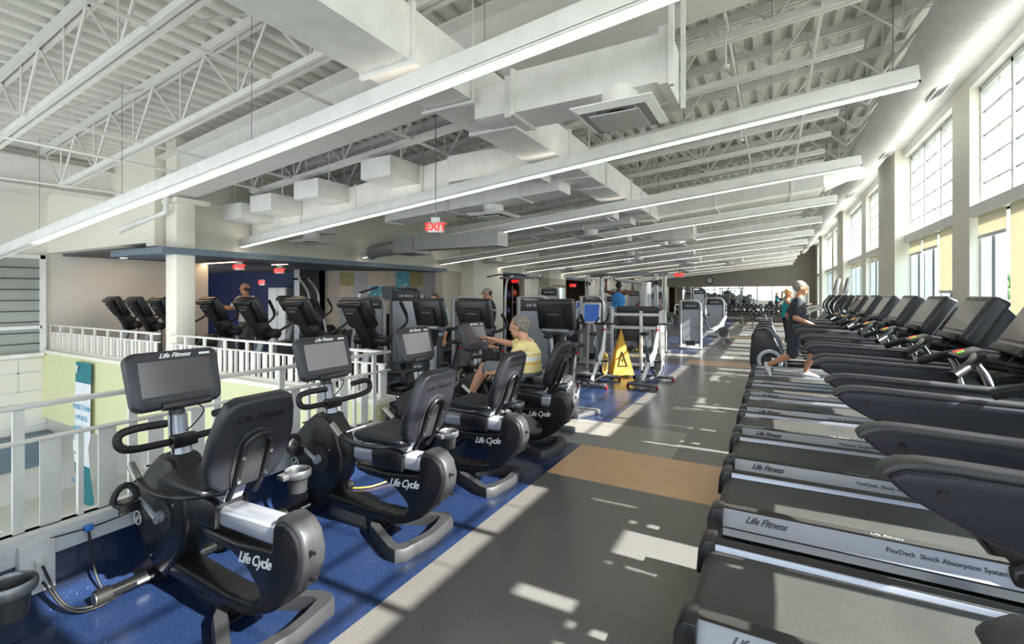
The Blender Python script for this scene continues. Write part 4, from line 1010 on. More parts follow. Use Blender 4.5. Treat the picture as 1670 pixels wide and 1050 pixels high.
# ------------------------------------------------------------------ spin bikes
SPW = mat('white_frame_enamel', (224, 226, 230), .3, .1)
def make_spin(label):
    r = thing('spin_bike', label, 'spin bike', (0, 0, 0), 0, 'white spin bikes on the blue floor')
    b = MB(); b.tube([(-.45, 0, .12), (-.12, 0, .38), (.22, 0, .55), (.38, 0, .9)], .03, SPW, 10, rs=[(.03, .04), (.03, .06), (.035, .08), (.03, .05)]); b.tube([(.22, 0, .55), (.48, 0, .14)], .028, SPW, 10, rs=[(.03, .06), (.025, .04)]); b.tube([(-.12, 0, .38), (-.26, 0, .72)], .03, GREYM, 10); b.tube([(-.45, 0, .1), (.48, 0, .1)], .025, GREYM, 8); b.build('frame', r)
    b = MB(); b.box(-.50, -.42, -.26, .26, .03, .09, GREYM, bev=.01); b.build('floor_bar', r)
    b = MB(); b.box(.44, .52, -.26, .26, .03, .09, GREYM, bev=.01); f = b.build('floor_bar', r)
    b = MB()
    for x in (-.46, .48):
        for s in (-1, 1): b.cyl((x, s * .24, .025), (x, s * .28, .025), .025, RED, 12)
    b.box(-.49, -.43, -.2, -.05, .09, .095, BLACKM); b.box(-.49, -.43, .05, .2, .09, .095, BLACKM); b.build('wheels', f)
    b = MB(); b.cyl((.30, -.03, .33), (.30, .03, .33), .21, CHROME, 28); b.cyl((.30, -.035, .33), (.30, .035, .33), .15, BLACK, 24); b.build('flywheel', r)
    b = MB(); b.prism([(-.1, .28), (-.12, .36), (0, .46), (.28, .5), (.42, .4), (.36, .3), (.1, .26)], .05, .09, SPW, bev=.015); b.build('chain_guard', r)
    for s in (-1, 1):
        b = MB(); b.tube([(-.02, s * .07, .32), (-.02 + .1 * s, s * .1, .32 - .12 * s)], .012, CHROME, 8); b.box(-.07 + .1 * s, .03 + .1 * s, min(s * .11, s * .2), max(s * .11, s * .2), .3 - .12 * s, .335 - .12 * s, BLACK, bev=.005); b.build('pedal', r)
    b = MB(); b.tube([(-.24, 0, .68), (-.30, 0, .9)], .02, CHROME, 8); b.ball((-.34, 0, .94), (.12, .085, .035), PAD); b.ball((-.2, 0, .945), (.12, .04, .025), PAD); b.build('saddle', r)
    b = MB(); b.tube([(.38, 0, .88), (.40, 0, 1.06)], .02, CHROME, 8); b.cyl((.37, 0, .95), (.37, 0, .98), .03, RED, 10)
    for s in (-1, 1): b.tube(smooth_path([(.36, 0, 1.07), (.38, s * .12, 1.08), (.42, s * .22, 1.08), (.58, s * .22, 1.10), (.64, s * .18, 1.18)]), .016, BLACKM, 8)
    b.build('handlebar', r)
    return r
sb = make_spin('right spin bike of the front pair, beside the pad rack'); sb.location = (-1.95, 8.75, 0); sb.rotation_euler = (0, 0, math.radians(84))
dup(sb, (-2.8, 8.35, 0), math.radians(92), label='middle white spin bike, in front of the yellow caution sign')
dup(sb, (-3.3, 7.45, 0), math.radians(97), label='left spin bike, half hidden behind the upright bike post')
dup(sb, (-1.75, 17.3, 0), math.radians(20), label='farthest white spin bike, down the aisle between two weight towers')
# yellow caution cone
YEL = mat('yellow_caution_cloth', (236, 196, 84), .6, trans=.25)
r = thing('caution_cone', 'yellow fabric caution sign standing by the spin bikes', 'caution sign', (-2.68, 9.35, 0), .5)
b = MB(); tp = (0, 0, .95); c4 = [(-.22, -.22, .04), (.22, -.22, .04), (.22, .22, .04), (-.22, .22, .04)]
for i in range(4): b.quad([c4[i], c4[(i + 1) % 4], (tp[0] + .01, .01, .95), (tp[0], 0, .95)], YEL)
b.build('sign_cloth', r)
b = MB()
q = [(-.09, .22), (.09, .22), (.0, .5)]
for i in range(3):
    a_, c_ = q[i], q[(i + 1) % 3]; b.tube([(a_[0], -.22 + .22 * (a_[1] - .04) / .91 - .008, a_[1]), (c_[0], -.22 + .22 * (c_[1] - .04) / .91 - .008, c_[1])], .01, KTXT, 5)
b.box(-.008, .008, -.158, -.148, .28, .36, KTXT); b.build('printed_symbol', r)
b = MB()
for p_ in c4: b.cyl((p_[0], p_[1], 0), (p_[0], p_[1], .05), .03, BLACK, 10)
b.build('corner_foot', r)

# ------------------------------------------------------------------ weight machines
SHR = mat('grey_machine_shroud', (150, 154, 162), .25, .2)
def make_tower(label, loc, rz, w=.62, h=1.58, kind='pec', frame_m=None):
    fm = frame_m or SILVER2
    r = thing('weight_machine', label, 'weight machine', loc, rz)
    b = MB(); pth = [(-w / 2, 0, .03), (-w / 2, 0, h - .16)] + arc((-w / 2 + .16, h - .16), .16, 180, 90, 5, 'XZ')[1:] + [(w / 2 - .02, 0, h)] if kind != 'round' else [(-w / 2, 0, .03), (-w / 2, 0, h), (w / 2 - .2, 0, h)] + arc((w / 2 - .2, h - .2), .2, 90, 0, 5, 'XZ')[1:] + [(w / 2, 0, .03)]
    if kind != 'round': pth = [(-w / 2, 0, .03), (-w / 2, 0, h)] + [(w / 2 - .18, 0, h)] + arc((w / 2 - .18, h - .18), .18, 90, 0, 5, 'XZ')[1:] + [(w / 2, 0, .03)]
    b.tube(pth, .04, fm, 4, rs=[(.075, .045)] * len(pth), smooth=False); b.box(-w / 2 - .05, w / 2 + .05, -.1, .9, 0, .07, fm, bev=.015); b.build('frame', r)
    b = MB(); b.box(-w / 2 + .04, w / 2 - .04, -.03, -.02, .25, h - .22, SHR); b.build('shroud', r)
    b = MB(); b.box(-w / 2 + .04, w / 2 - .05, -.045, -.03, h - .26, h - .05, DGREY, bev=.005); pl_ = b.build('name_plate', r)
    text('Life Fitness', .07, WTXT, pl_, frame((0, -.047, h - .15), (1, 0, 0), (0, 0, 1)), shear=.3)
    b = MB()
    for k in range(12): b.box(-.13, .13, .0, .12, .1 + k * .035, .13 + k * .035, BLACK)
    b.cyl((-.07, .06, .5), (-.07, .06, h - .1), .01, CHROME, 8); b.cyl((.07, .06, .5), (.07, .06, h - .1), .01, CHROME, 8); b.build('weight_stack', r)
    b = MB(); b.box(-.17, .17, .45, .85, .45, .53, PAD, bev=.03); b.build('seat', r)
    b = MB(); b.box(-.15, .15, .82, .9, .56, 1.15, PAD, bev=.03, mtx=rot('X', -12, (0, .86, .56))); b.build('backrest', r)
    b = MB(); b.box(-.04, .04, .55, .68, .05, .46, fm); b.tube([(0, .9, .05), (0, .95, 1.1)], .035, fm, 8); b.build('seat_stand', r)
    for s in (-1, 1):
        b = MB(); b.tube(smooth_path([(s * .15, .75, 1.3 if kind != 'low' else .9), (s * .42, .7, 1.32 if kind != 'low' else .95), (s * .45, .55, 1.2 if kind != 'low' else .9), (s * .44, .35, .95)]), .024, fm, 8); b.tube([(s * .44, .42, 1.02), (s * .44, .28, .9)], .028, BLACKM, 8); b.build('press_arm', r)
    return r
make_tower('silver weight machine behind the woman, with a large grey shroud and dark name plate', (-4.0, 8.1, 0), math.radians(18), .62, 1.58)
make_tower('silver weight machine against the cream pier, top showing behind an upright bike', (-5.15, 7.55, 0), math.radians(20), .62, 1.57)
make_tower('silver weight machine in front of the checkered wall, partly behind a cross trainer', (-8.2, 8.0, 0), math.radians(25), .6, 1.56)
make_tower('tall dark framed weight machine with wide arms by the checkered wall', (-6.6, 7.4, 0), math.radians(20), .66, 1.76, frame_m=GREYM)
make_tower('small silver weight machine with a white placard near the mirrored pillar', (-6.2, 13.6, 0), math.radians(20), .6, 1.85)
make_tower('silver framed weight machine left of the cable station', (-3.72, 10.6, 0), math.radians(12), .52, 1.58)
make_tower('silver weight machine with a dark rounded name plate along the aisle, beyond the pad rack', (-2.15, 14.9, 0), math.radians(10), .56, 1.44)
make_tower('last silver weight machine along the blue floor edge, before the dumbbells', (-2.0, 20.0, 0), math.radians(8), .66, 1.47)
make_tower('silver weight machine between the brown doorway and the mirrored pillar', (-4.7, 10.6, 0), math.radians(20), .5, 1.45)

def make_lat(label, loc, rz, h=1.95):
    r = thing('pulldown_machine', label, 'weight machine', loc, rz)
    b = MB(); b.prism([(-.12, 0), (-.12, h - .12), (-.06, h), (.14, h), (.14, 0)], -.09, .09, SILVER2, bev=.02); b.box(-.2, .2, -.2, 1.1, 0, .07, SILVER2, bev=.02); b.tube([(0, 0, h - .04), (0, .75, h + .05)], .04, SILVER2, 8); b.build('frame', r)
    b = MB(); b.box(-.08, .10, -.1, -.09, .5, h - .3, SHR); b.build('shroud', r)
    b = MB(); b.cyl((-.02, .75, h), (.02, .75, h), .05, BLACK, 14); b.tube([(0, .75, h - .05), (0, .75, h - .2)], .005, BLACKM, 5); b.build('pulley', r)
    b = MB(); b.tube([(-.5, .72, h - .3), (-.35, .75, h - .2), (.35, .75, h - .2), (.5, .72, h - .3)], .014, BLACKM, 8); b.build('pull_bar', r)
    b = MB(); b.box(-.18, .18, .55, .95, .45, .53, PAD, bev=.03); b.cyl((-.25, .5, .72), (.25, .5, .72), .06, PAD, 12); b.tube([(0, .75, .05), (0, .75, .45)], .035, SILVER2, 8); b.build('seat', r)
    return r
make_lat('pulldown machine with a bent black bar, right of the man in blue', (-2.78, 11.9, 0), math.radians(75))
r = thing('cable_station', 'tall cable station with crossbar where the man in blue pulls himself up', 'cable station', (-4.35, 13.3, 0), 0)
for k, (x, yy) in enumerate(((-.35, -.25), (-.1, .2), (1.55, -.1), (1.7, .3))):
    b = MB(); b.box(x - .05, x + .05, yy - .05, yy + .05, 0, 2.2, SILVER2, bev=.01); b.box(x - .14, x + .14, yy - .2, yy + .2, 0, .06, GREYM, bev=.01)
    for q in range(8): b.box(x - .07, x + .07, yy + .06, yy + .18, .1 + q * .05, .14 + q * .05, BLACK)
    b.tube([(x - .04, yy - .12, .1), (x - .04, yy - .12, 2.1)], .01, CHROME, 6); b.tube([(x + .04, yy - .12, .1), (x + .04, yy - .12, 2.1)], .01, CHROME, 6); b.build('column_frame', r)
b = MB(); b.box(-.45, 1.85, -.05, .05, 2.15, 2.25, GREYM, bev=.01); b.tube([(.35, -.1, 2.08), (.45, -.22, 2.02), (.8, -.22, 2.02), (.9, -.1, 2.08)], .016, BLACKM, 8); b.build('crossbar', r)
for s, x in ((0, -.35), (1, 1.6)):
    b = MB(); b.cyl((x, -.3, 1.95), (x, -.22, 1.95), .07, BLACK, 14); b.tube([(x, -.3, 1.9), (x + .02, -.3, 1.3)], .005, BLACKM, 5); b.tube([(x - .06, -.3, 1.24), (x + .08, -.3, 1.24)], .014, BLACKM, 6); b.build('pulley', r)
r = thing('cable_station', 'dark pull-up frame with balls shelf behind it, next to the man in the cap', 'cable station', (-6.0, 11.2, 0), .2)
b = MB()
for x in (-.4, .35): b.tube(smooth_path([(x, 0, 0), (x, 0, 1.95), (x + .15, 0, 2.12), (x + .3, -.3, 2.12)]), .03, SILVER2, 8)
b.box(-.55, .7, -.03, .03, 2.05, 2.11, GREYM, bev=.01); b.tube([(-.8, -.35, 2.1), (-.5, -.3, 2.16), (.1, -.3, 2.16), (.3, -.35, 2.1)], .018, BLACKM, 8); b.box(-.6, .6, -.3, .3, 0, .05, GREYM, bev=.01); b.build('frame', r)
b = MB()
for k in range(10): b.box(-.12, .12, -.08, .08, .08 + k * .05, .12 + k * .05, BLACK)
b.build('weight_stack', r)
# chrome overhead arm machine in the navy room
r = thing('leverage_machine', 'machine with long grey overhead arms in front of the navy wall', 'weight machine', (-8.6, 6.7, 0), 0)
b = MB()
for s in (-.12, .12): b.tube(smooth_path([(-.55, .2 + s, 1.98), (-.2, .1 + s, 1.8), (.05, .0 + s, 1.62), (.02, s, 1.4), (.3, s, .9), (.3, s, .05)]), .026, SILVER2, 8)
b.build('overhead_arm', r)
b = MB(); b.tube([(-.68, -.0, 1.98), (-.56, .45, 1.99)], .022, BLACKM, 8); b.build('handle_bar', r)
b = MB(); b.box(-.4, .7, -.3, .3, 0, .06, GREYM, bev=.01); b.box(.1, .2, -.16, .16, .5, 1.3, PAD, bev=.03); b.build('base_frame', r)
r = thing('leverage_machine', 'machine with angled grey levers in front of the pale checkered panels', 'weight machine', (-6.9, 6.4, 0), 0)
b = MB(); b.tube(smooth_path([(-.1, 0, .05), (-.2, 0, .7), (.0, 0, 1.25), (.02, 0, 1.66)]), .035, SILVER2, 8); b.tube([(.0, 0, 1.66), (.3, .2, 1.78)], .018, BLACKM, 8); b.tube([(-.3, 0, .95), (.35, .1, .9)], .03, GREYM, 8); b.tube([(-.3, 0, .95), (.3, .1, 1.3)], .03, SILVER2, 8); b.build('lever', r)
b = MB(); b.box(-.4, .5, -.3, .3, 0, .06, GREYM, bev=.01); b.build('base_frame', r)
# pad rack
r = thing('equipment_rack', 'silver square-tube rack with black pads and small weights beside the aisle', 'rack', (-2.65, 10.55, 0), math.radians(8))
for x in (-.5, 0.12, .52):
    for yy in (-.38, .38):
        b = MB(); b.box(x - .035, x + .035, yy - .035, yy + .035, 0, 1.28 if x > -.4 else 1.36, SILVER2, bev=.008); b.build('post', r)
for z in (.12, .32, .92, 1.2):
    for y0 in (-.40, .34): b = MB(); b.box(-.5, .52, y0, y0 + .06, z - .03, z + .03, SILVER2); b.build('cross_rail', r)
    for x in (-.5, .52): b = MB(); b.box(x - .03, x + .03, -.38, .38, z - .025, z + .025, SILVER2); b.build('cross_rail', r)
for k, (x0, x1, z0, z1) in enumerate(((-.42, .08, .93, 1.19), (.16, .48, .93, 1.19), (-.42, .48, 1.22, 1.38), (-.42, .08, .62, .88))):
    b = MB(); b.box(x0, x1, -.34, -.28, z0, z1, PAD, bev=.02); b.build('pad', r)
for k in range(7):
    b = MB(); x = -.42 + k * .14
    b.cyl((x, -.2, .42), (x, .2, .42), .02, CHROME, 8)
    for s in (-1, 1): b.cyl((x, s * .1, .42), (x, s * .2, .42), .06, BLACK, 6, smooth=False)
    b.build('hand_weight', r)
b = MB(); b.box(-.5, .5, -.36, .36, .33, .35, GREYM); b.build('shelf', r)
# touch screens on posts with blue displays
def make_kiosk(label, loc, rz):
    r = thing('console_stand', label, 'screen', loc, rz, 'blue lit screens on cross trainers')
    b = MB(); b.box(-.19, .19, -.03, .03, -.0, .46, SILVER2, bev=.03, mtx=Matrix.Translation((0, 0, 1.02)) @ Matrix.Rotation(math.radians(-14), 4, 'X')); b.build('bezel', r)
    b = MB(); b.box(-.15, .15, -.036, -.028, .05, .41, SCREENB, mtx=Matrix.Translation((0, 0, 1.02)) @ Matrix.Rotation(math.radians(-14), 4, 'X')); b.build('screen', r)
    b = MB()
    for s in (-1, 1): b.tube(smooth_path([(s * .1, .1, .0), (s * .08, .05, .7), (s * .05, 0, 1.05)]), .03, SILVER2, 8); b.tube(smooth_path([(s * .06, 0, 1.02), (s * .3, -.05, 1.05), (s * .36, -.1, 1.25)]), .018, BLACKM, 8)
    b.box(-.3, .3, -.5, .5, 0, .08, GREYM, bev=.02); b.build('stand', r)
    return r
make_kiosk('blue lit touch screen on a silver stand between the spin bikes', (-3.3, 9.35, 0), math.radians(14))
make_kiosk('blue lit touch screen peeking out right of the tall upright bike console', (-4.3, 11.5, 0), math.radians(14))
# tall white cabinet, exercise balls, wall frames
r = thing('tall_cabinet', 'tall white two-door cabinet against the navy wall', 'cabinet', (-13.75, 9.6, 0), 0)
b = MB(); b.box(-.45, .45, -.2, .25, 0, 1.85, SILVER2, bev=.01); b.build('body', r)
for s in (-1, 1):
    b = MB(); b.box(.01 if s > 0 else -.43, .43 if s > 0 else -.01, -.22, -.2, .05, 1.82, WHITE, bev=.004); d = b.build('door', r)
    b = MB(); b.box(s * .05 - .01, s * .05 + .01, -.24, -.22, .95, 1.1, BLACK); b.build('handle', d)
BALLM = mat('purple_navy_ball', (40, 42, 92), .35); BALLR = mat('orange_red_ball', (214, 84, 52), .4)
for k, (x, z, m, lab) in enumerate(((-8.9, 1.62, BALLM, 'top navy exercise ball on the left column of the ball rack'), (-8.55, 1.62, BALLM, 'top navy exercise ball on the right column of the ball rack'), (-8.6, 1.02, BALLM, 'lower navy exercise ball on the rack in the brown doorway'), (-8.3, 1.68, BALLR, 'orange red ball right of the navy balls in the brown doorway'))):
    b = MB(); b.ball((x, 14.9 if k < 3 else 15.0, z), .24 if k < 3 else .15, m); tag(b.build('exercise_ball'), lab, 'ball')
b = MB()
for z in (.78, 1.36): b.box(-9.3, -8.1, 14.6, 15.2, z - .02, z, GREYM)
for x in (-9.3, -8.72, -8.12):
    for yy in (14.62, 15.18): b.box(x - .02, x + .02, yy - .02, yy + .02, 0, 1.95, GREYM)
tag(b.build('ball_rack'), 'grey two-shelf rack holding exercise balls in the brown doorway', 'rack')
tag(MB().box(XL + .45, XL + .47, 11.9, 12.3, 1.0, 1.6, GTXT).build('wall_frame'), 'grey framed notice on the cream pier', 'notice')
r = thing('fire_extinguisher', 'red fire extinguisher on the cream pier', 'fire extinguisher', (XL + .08, 11.1, .9), 0); r.scale = (1, 1, 1)
MB().lathe([(0, 0), (.07, 0), (.07, .4), (.03, .48), (.0, .5)], RED, 14).build('cylinder_body', r); MB().box(-.02, .06, -.02, .02, .48, .56, BLACK).build('nozzle', r)
tag(MB().box(XL + .455, XL + .475, 16.75, 18.1, .9, 2.0, MIRROR).build('pillar_mirror'), 'mirror panel on the beige foot of the pillar', 'mirror')

# ------------------------------------------------------------------ dumbbells, racks, benches at the far end
def make_drack(label, loc):
    r = thing('dumbbell_rack', label, 'dumbbell rack', loc, 0, 'dumbbell racks under the mirrors')
    for x in (-1.1, 1.1):
        b = MB(); b.prism([(-.3, 0), (.3, 0), (.25, 1.0), (.1, 1.0)], x - .04, x + .04, GREYM, axis='X'); b.build('upright', r)
    for k, (yy, z) in enumerate(((-.12, .45), (.05, .85))):
        b = MB(); b.box(-1.15, 1.15, yy - .16, yy + .16, z - .03, z, BLACK, mtx=rot('X', 14, (0, yy, z))); b.build('shelf', r)
    return r
dracks = [(-1.7, 31.0, 'left dumbbell rack under the mirrors'), (.7, 31.0, 'right dumbbell rack under the mirrors'), (-4.3, 31.0, 'leftmost dumbbell rack, behind the weight machines')]
db0 = None
for dx, dy, lab in dracks:
    make_drack(lab, (dx, dy, 0))
    for row, (yy, z, nm) in enumerate(((-.12, .45, 'lower'), (.05, .85, 'upper'))):
        for k in range(9):
            loc = (dx - 1.0 + k * .25, dy + yy, z + .075); lb = 'black hex dumbbell, %s from the left on the %s shelf of the %s' % (ords[k], nm, lab.split(',')[0].replace(' under the mirrors', ''))
            if db0 is None:
                b = MB(); b.cyl((0, -.09, 0), (0, .09, 0), .016, CHROME, 8)
                for s in (-1, 1): b.cyl((0, s * .06, 0), (0, s * .17, 0), .075, BLACK, 6, smooth=False)
                db0 = tag(b.build('dumbbell'), lb, 'dumbbell', 'dumbbells on the far racks'); db0.location = loc
            else:
                o = db0.copy(); COL.objects.link(o); o.location = loc; o['label'] = lb
def make_bench(label, loc, rz):
    r = thing('weight_bench', label, 'bench', loc, rz)
    MB().box(-.6, .6, -.13, .13, .40, .47, PAD, bev=.02).build('bench_pad', r)
    b = MB(); b.box(-.5, -.44, -.22, .22, 0, .06, SILVER2); b.box(.44, .5, -.22, .22, 0, .06, SILVER2); b.box(-.49, -.45, -.03, .03, .05, .4, SILVER2); b.box(.45, .49, -.03, .03, .05, .4, SILVER2); b.box(-.47, .47, -.03, .03, .3, .36, SILVER2); b.build('bench_frame', r)
    return r
make_bench('flat black bench in front of the left dumbbell rack', (-1.9, 28.6, 0), .05); make_bench('flat black bench in front of the gap between the dumbbell racks', (-.5, 29.0, 0), 0); make_bench('flat black bench by the leftmost dumbbell rack', (-4.2, 28.4, 0), .1)
r = thing('incline_bench', 'black inclined bench near the aisle end by the ringed cross trainers', 'bench', (-.6, 24.5, 0), 0)
MB().box(-.1, .9, -.14, .14, 0, .07, PAD, bev=.02, mtx=Matrix.Translation((-.2, 0, .45)) @ Matrix.Rotation(math.radians(-35), 4, 'Y')).build('backrest', r)
b = MB(); b.box(-.5, .6, -.03, .03, .02, .08, GREYM); b.box(-.25, -.19, -.03, .03, .05, .45, GREYM); b.tube([(.4, 0, .05), (.3, 0, .75)], .03, GREYM, 8); b.box(-.5, -.44, -.25, .25, 0, .05, GREYM); b.box(.5, .56, -.25, .25, 0, .05, GREYM); b.build('bench_frame', r)
for k, (x, yy) in enumerate(((-5.6, 18.5), (-4.5, 21.5), (-6.2, 24.0), (-3.2, 24.8))):
    make_tower('%s weight machine in the crowded far left of the hall, counted from the camera' % ords[k], (x, yy, 0), math.radians(10 + 5 * k), .6, 1.6 + .1 * k, frame_m=GREYM if k % 2 else SILVER2)

# ------------------------------------------------------------------ floor cables and socket box
r = thing('floor_socket_box', 'white socket box with plugs on the curb behind the nearest bike', 'socket', (-3.38, .93, .1), 0)
MB().box(-.02, .06, -.07, .07, 0, .26, WHITE, bev=.008).build('box_cover', r)
b = MB(); b.cyl((.05, -.0, .17), (.11, .0, .16), .02, WHITE, 12); b.cyl((.05, 0, .09), (.11, .0, .08), .02, WHITE, 12); b.build('plug', r)
def cable(label, pts, m=BLACKM, rr=.006, g=None):
    b = MB(); b.tube(smooth_path(pts, 3), rr, m, 7); return tag(b.build('power_cable'), label, 'cable', g)
cable('black power cable running from the upper plug across the blue floor', [(-3.26, .93, .26), (-3.18, .98, .05), (-3.1, 1.06, .012), (-3.12, 1.25, .012), (-3.1, 1.42, .012), (-3.0, 1.5, .02)])
cable('black power cable looping from the lower plug on the blue floor', [(-3.26, .93, .18), (-3.14, .99, .012), (-3.05, 1.1, .02), (-3.14, 1.3, .02), (-3.16, 1.48, .012), (-3.22, 1.62, .05)])
cable('black cable clipped along the white curb', [(-3.33, .98, .36), (-3.33, 1.15, .345), (-3.33, 1.3, .35), (-3.33, 1.6, .4)], rr=.004)
cable('black cable dropping from the blue connector', [(-3.34, 1.14, .35), (-3.27, 1.14, .12), (-3.2, 1.16, .02), (-3.15, 1.12, .012)])
b = MB(); b.box(-3.35, -3.32, 1.12, 1.16, .33, .36, mat('bright_blue_connector', (50, 130, 220), .4), bev=.004); tag(b.build('cable_connector'), 'small bright blue cable connector on the curb', 'connector')
cable('yellow cable on the floor between the second and third recumbent bikes', [(-3.3, 2.7, .012), (-3.0, 2.85, .012), (-2.95, 3.0, .012), (-2.9, 3.15, .03)], mat('yellow_cable', (230, 170, 60), .5))

# ------------------------------------------------------------------ outside
b = MB(); b.box(XW + .4, 90, -40, 120, -1.3, -1.2, GRASS); b.box(9, 30, -40, 120, -1.21, -1.19, ROAD); b.build('ground_outside', kind='structure')
def tree(label, loc, s):
    r = thing('leafy_tree', label, 'tree', loc, 0, 'trees beyond the car park'); rnd = random.Random(int(loc[1] * 7))
    MB().cyl((0, 0, 0), (0, 0, 2.2 * s), .16 * s, BARK, 8, r1=.1 * s).build('trunk', r)
    b = MB()
    for k in range(26):
        a = rnd.uniform(0, 2 * PI); q = rnd.uniform(0, 1.5) * s; z = rnd.uniform(1.8, 4.2) * s
        b.ball((q * math.cos(a), q * math.sin(a), z), tuple(rnd.uniform(.5, .9) * s for _ in range(3)), LEAF, 8, 6)
    b.build('crown', r)
for k, (x, yy, s) in enumerate(((34, 88, 1.3), (36, 96, 1.2), (34, 74, 1.1), (38, 62, 1.4), (33, 110, 1.5), (42, 45, 1.3))):
    tree('%s leafy tree seen through the window wall, nearest first' % ords[k], (x, yy, -1.2), s)

# ------------------------------------------------------------------ people (x = facing, y = their left)
def remesh(o, vox, sm=4):
    m = o.modifiers.new('skin', 'REMESH'); m.mode = 'VOXEL'; m.voxel_size = vox; m.use_smooth_shade = True
    m = o.modifiers.new('smooth', 'SMOOTH'); m.iterations = sm; m.factor = .5
    dg = bpy.context.evaluated_depsgraph_get(); me = bpy.data.meshes.new_from_object(o.evaluated_get(dg))
    mats = list(o.data.materials)
    o.modifiers.clear(); o.data = me
    for k in range(len(me.materials), len(mats)): me.materials.append(mats[k])
    for p in me.polygons: p.use_smooth = True
    return o
def seg(b, p, q, r0, r1, m=None, mid=None):
    p, q = Vector(p), Vector(q)
    pts = [p, p.lerp(q, .3), p.lerp(q, .65), q]; rs = [r0, (r0 * .7 + r1 * .3) * (mid or 1.04), (r0 * .35 + r1 * .65) * 1.02, r1]
    b.tube(pts, 0, m, 14, rs=rs); b.ball(p, r0, m, 12, 8); b.ball(q, r1, m, 12, 8)
def hand(b, w, d, up, s, curl=.4, point=False, m=None):
    """w wrist, d direction of the fingers, up back-of-hand normal, s=+1 left"""
    w = Vector(w); d = Vector(d).normalized(); up = Vector(up); up = (up - d * up.dot(d)).normalized(); side = d.cross(up).normalized()
    M_ = Matrix((d, side, up)).transposed().to_4x4(); M_.translation = w
    L = lambda p: M_ @ Vector(p)
    b.tube([L((0, 0, 0)), L((.03, 0, 0)), L((.085, 0, 0))], 0, m, 10, rs=[(.024, .02), (.036, .018), (.04, .014)])
    b.ball(L((.085, 0, 0)), .016, m, 8, 6)
    for k, (y_, ln) in enumerate(((-.030, .07), (-.010, .078), (.010, .073), (.030, .058))):
        y_ *= -s; c = curl * (0.05 if (point and k == 0) else (2.6 if point else 1))
        a1 = .35 * c; a2 = a1 + .8 * c; a3 = a2 + .6 * c
        p0 = Vector((.08, y_, 0)); p1 = p0 + Vector((math.cos(a1), 0, -math.sin(a1))) * ln * .45; p2 = p1 + Vector((math.cos(a2), 0, -math.sin(a2))) * ln * .32; p3 = p2 + Vector((math.cos(a3), 0, -math.sin(a3))) * ln * .23
        b.tube([L(p0), L(p1), L(p2), L(p3)], 0, m, 8, rs=[.0098, .0092, .0084, .007]); b.ball(L(p3), .0072, m, 8, 6)
    y_ = .03 * -(-s) * 1.0
    t0 = Vector((.025, s * .028 * -1 * -1 if False else -s * -.0 + s * .028 * -1, -.004)); t1 = t0 + Vector((.03, -s * .024, -.01)); t2 = t1 + Vector((.028, -s * .006, -.008))
    b.tube([L(t0), L(t1), L(t2)], 0, m, 8, rs=[.013, .011, .008]); b.ball(L(t2), .0082, m, 8, 6)
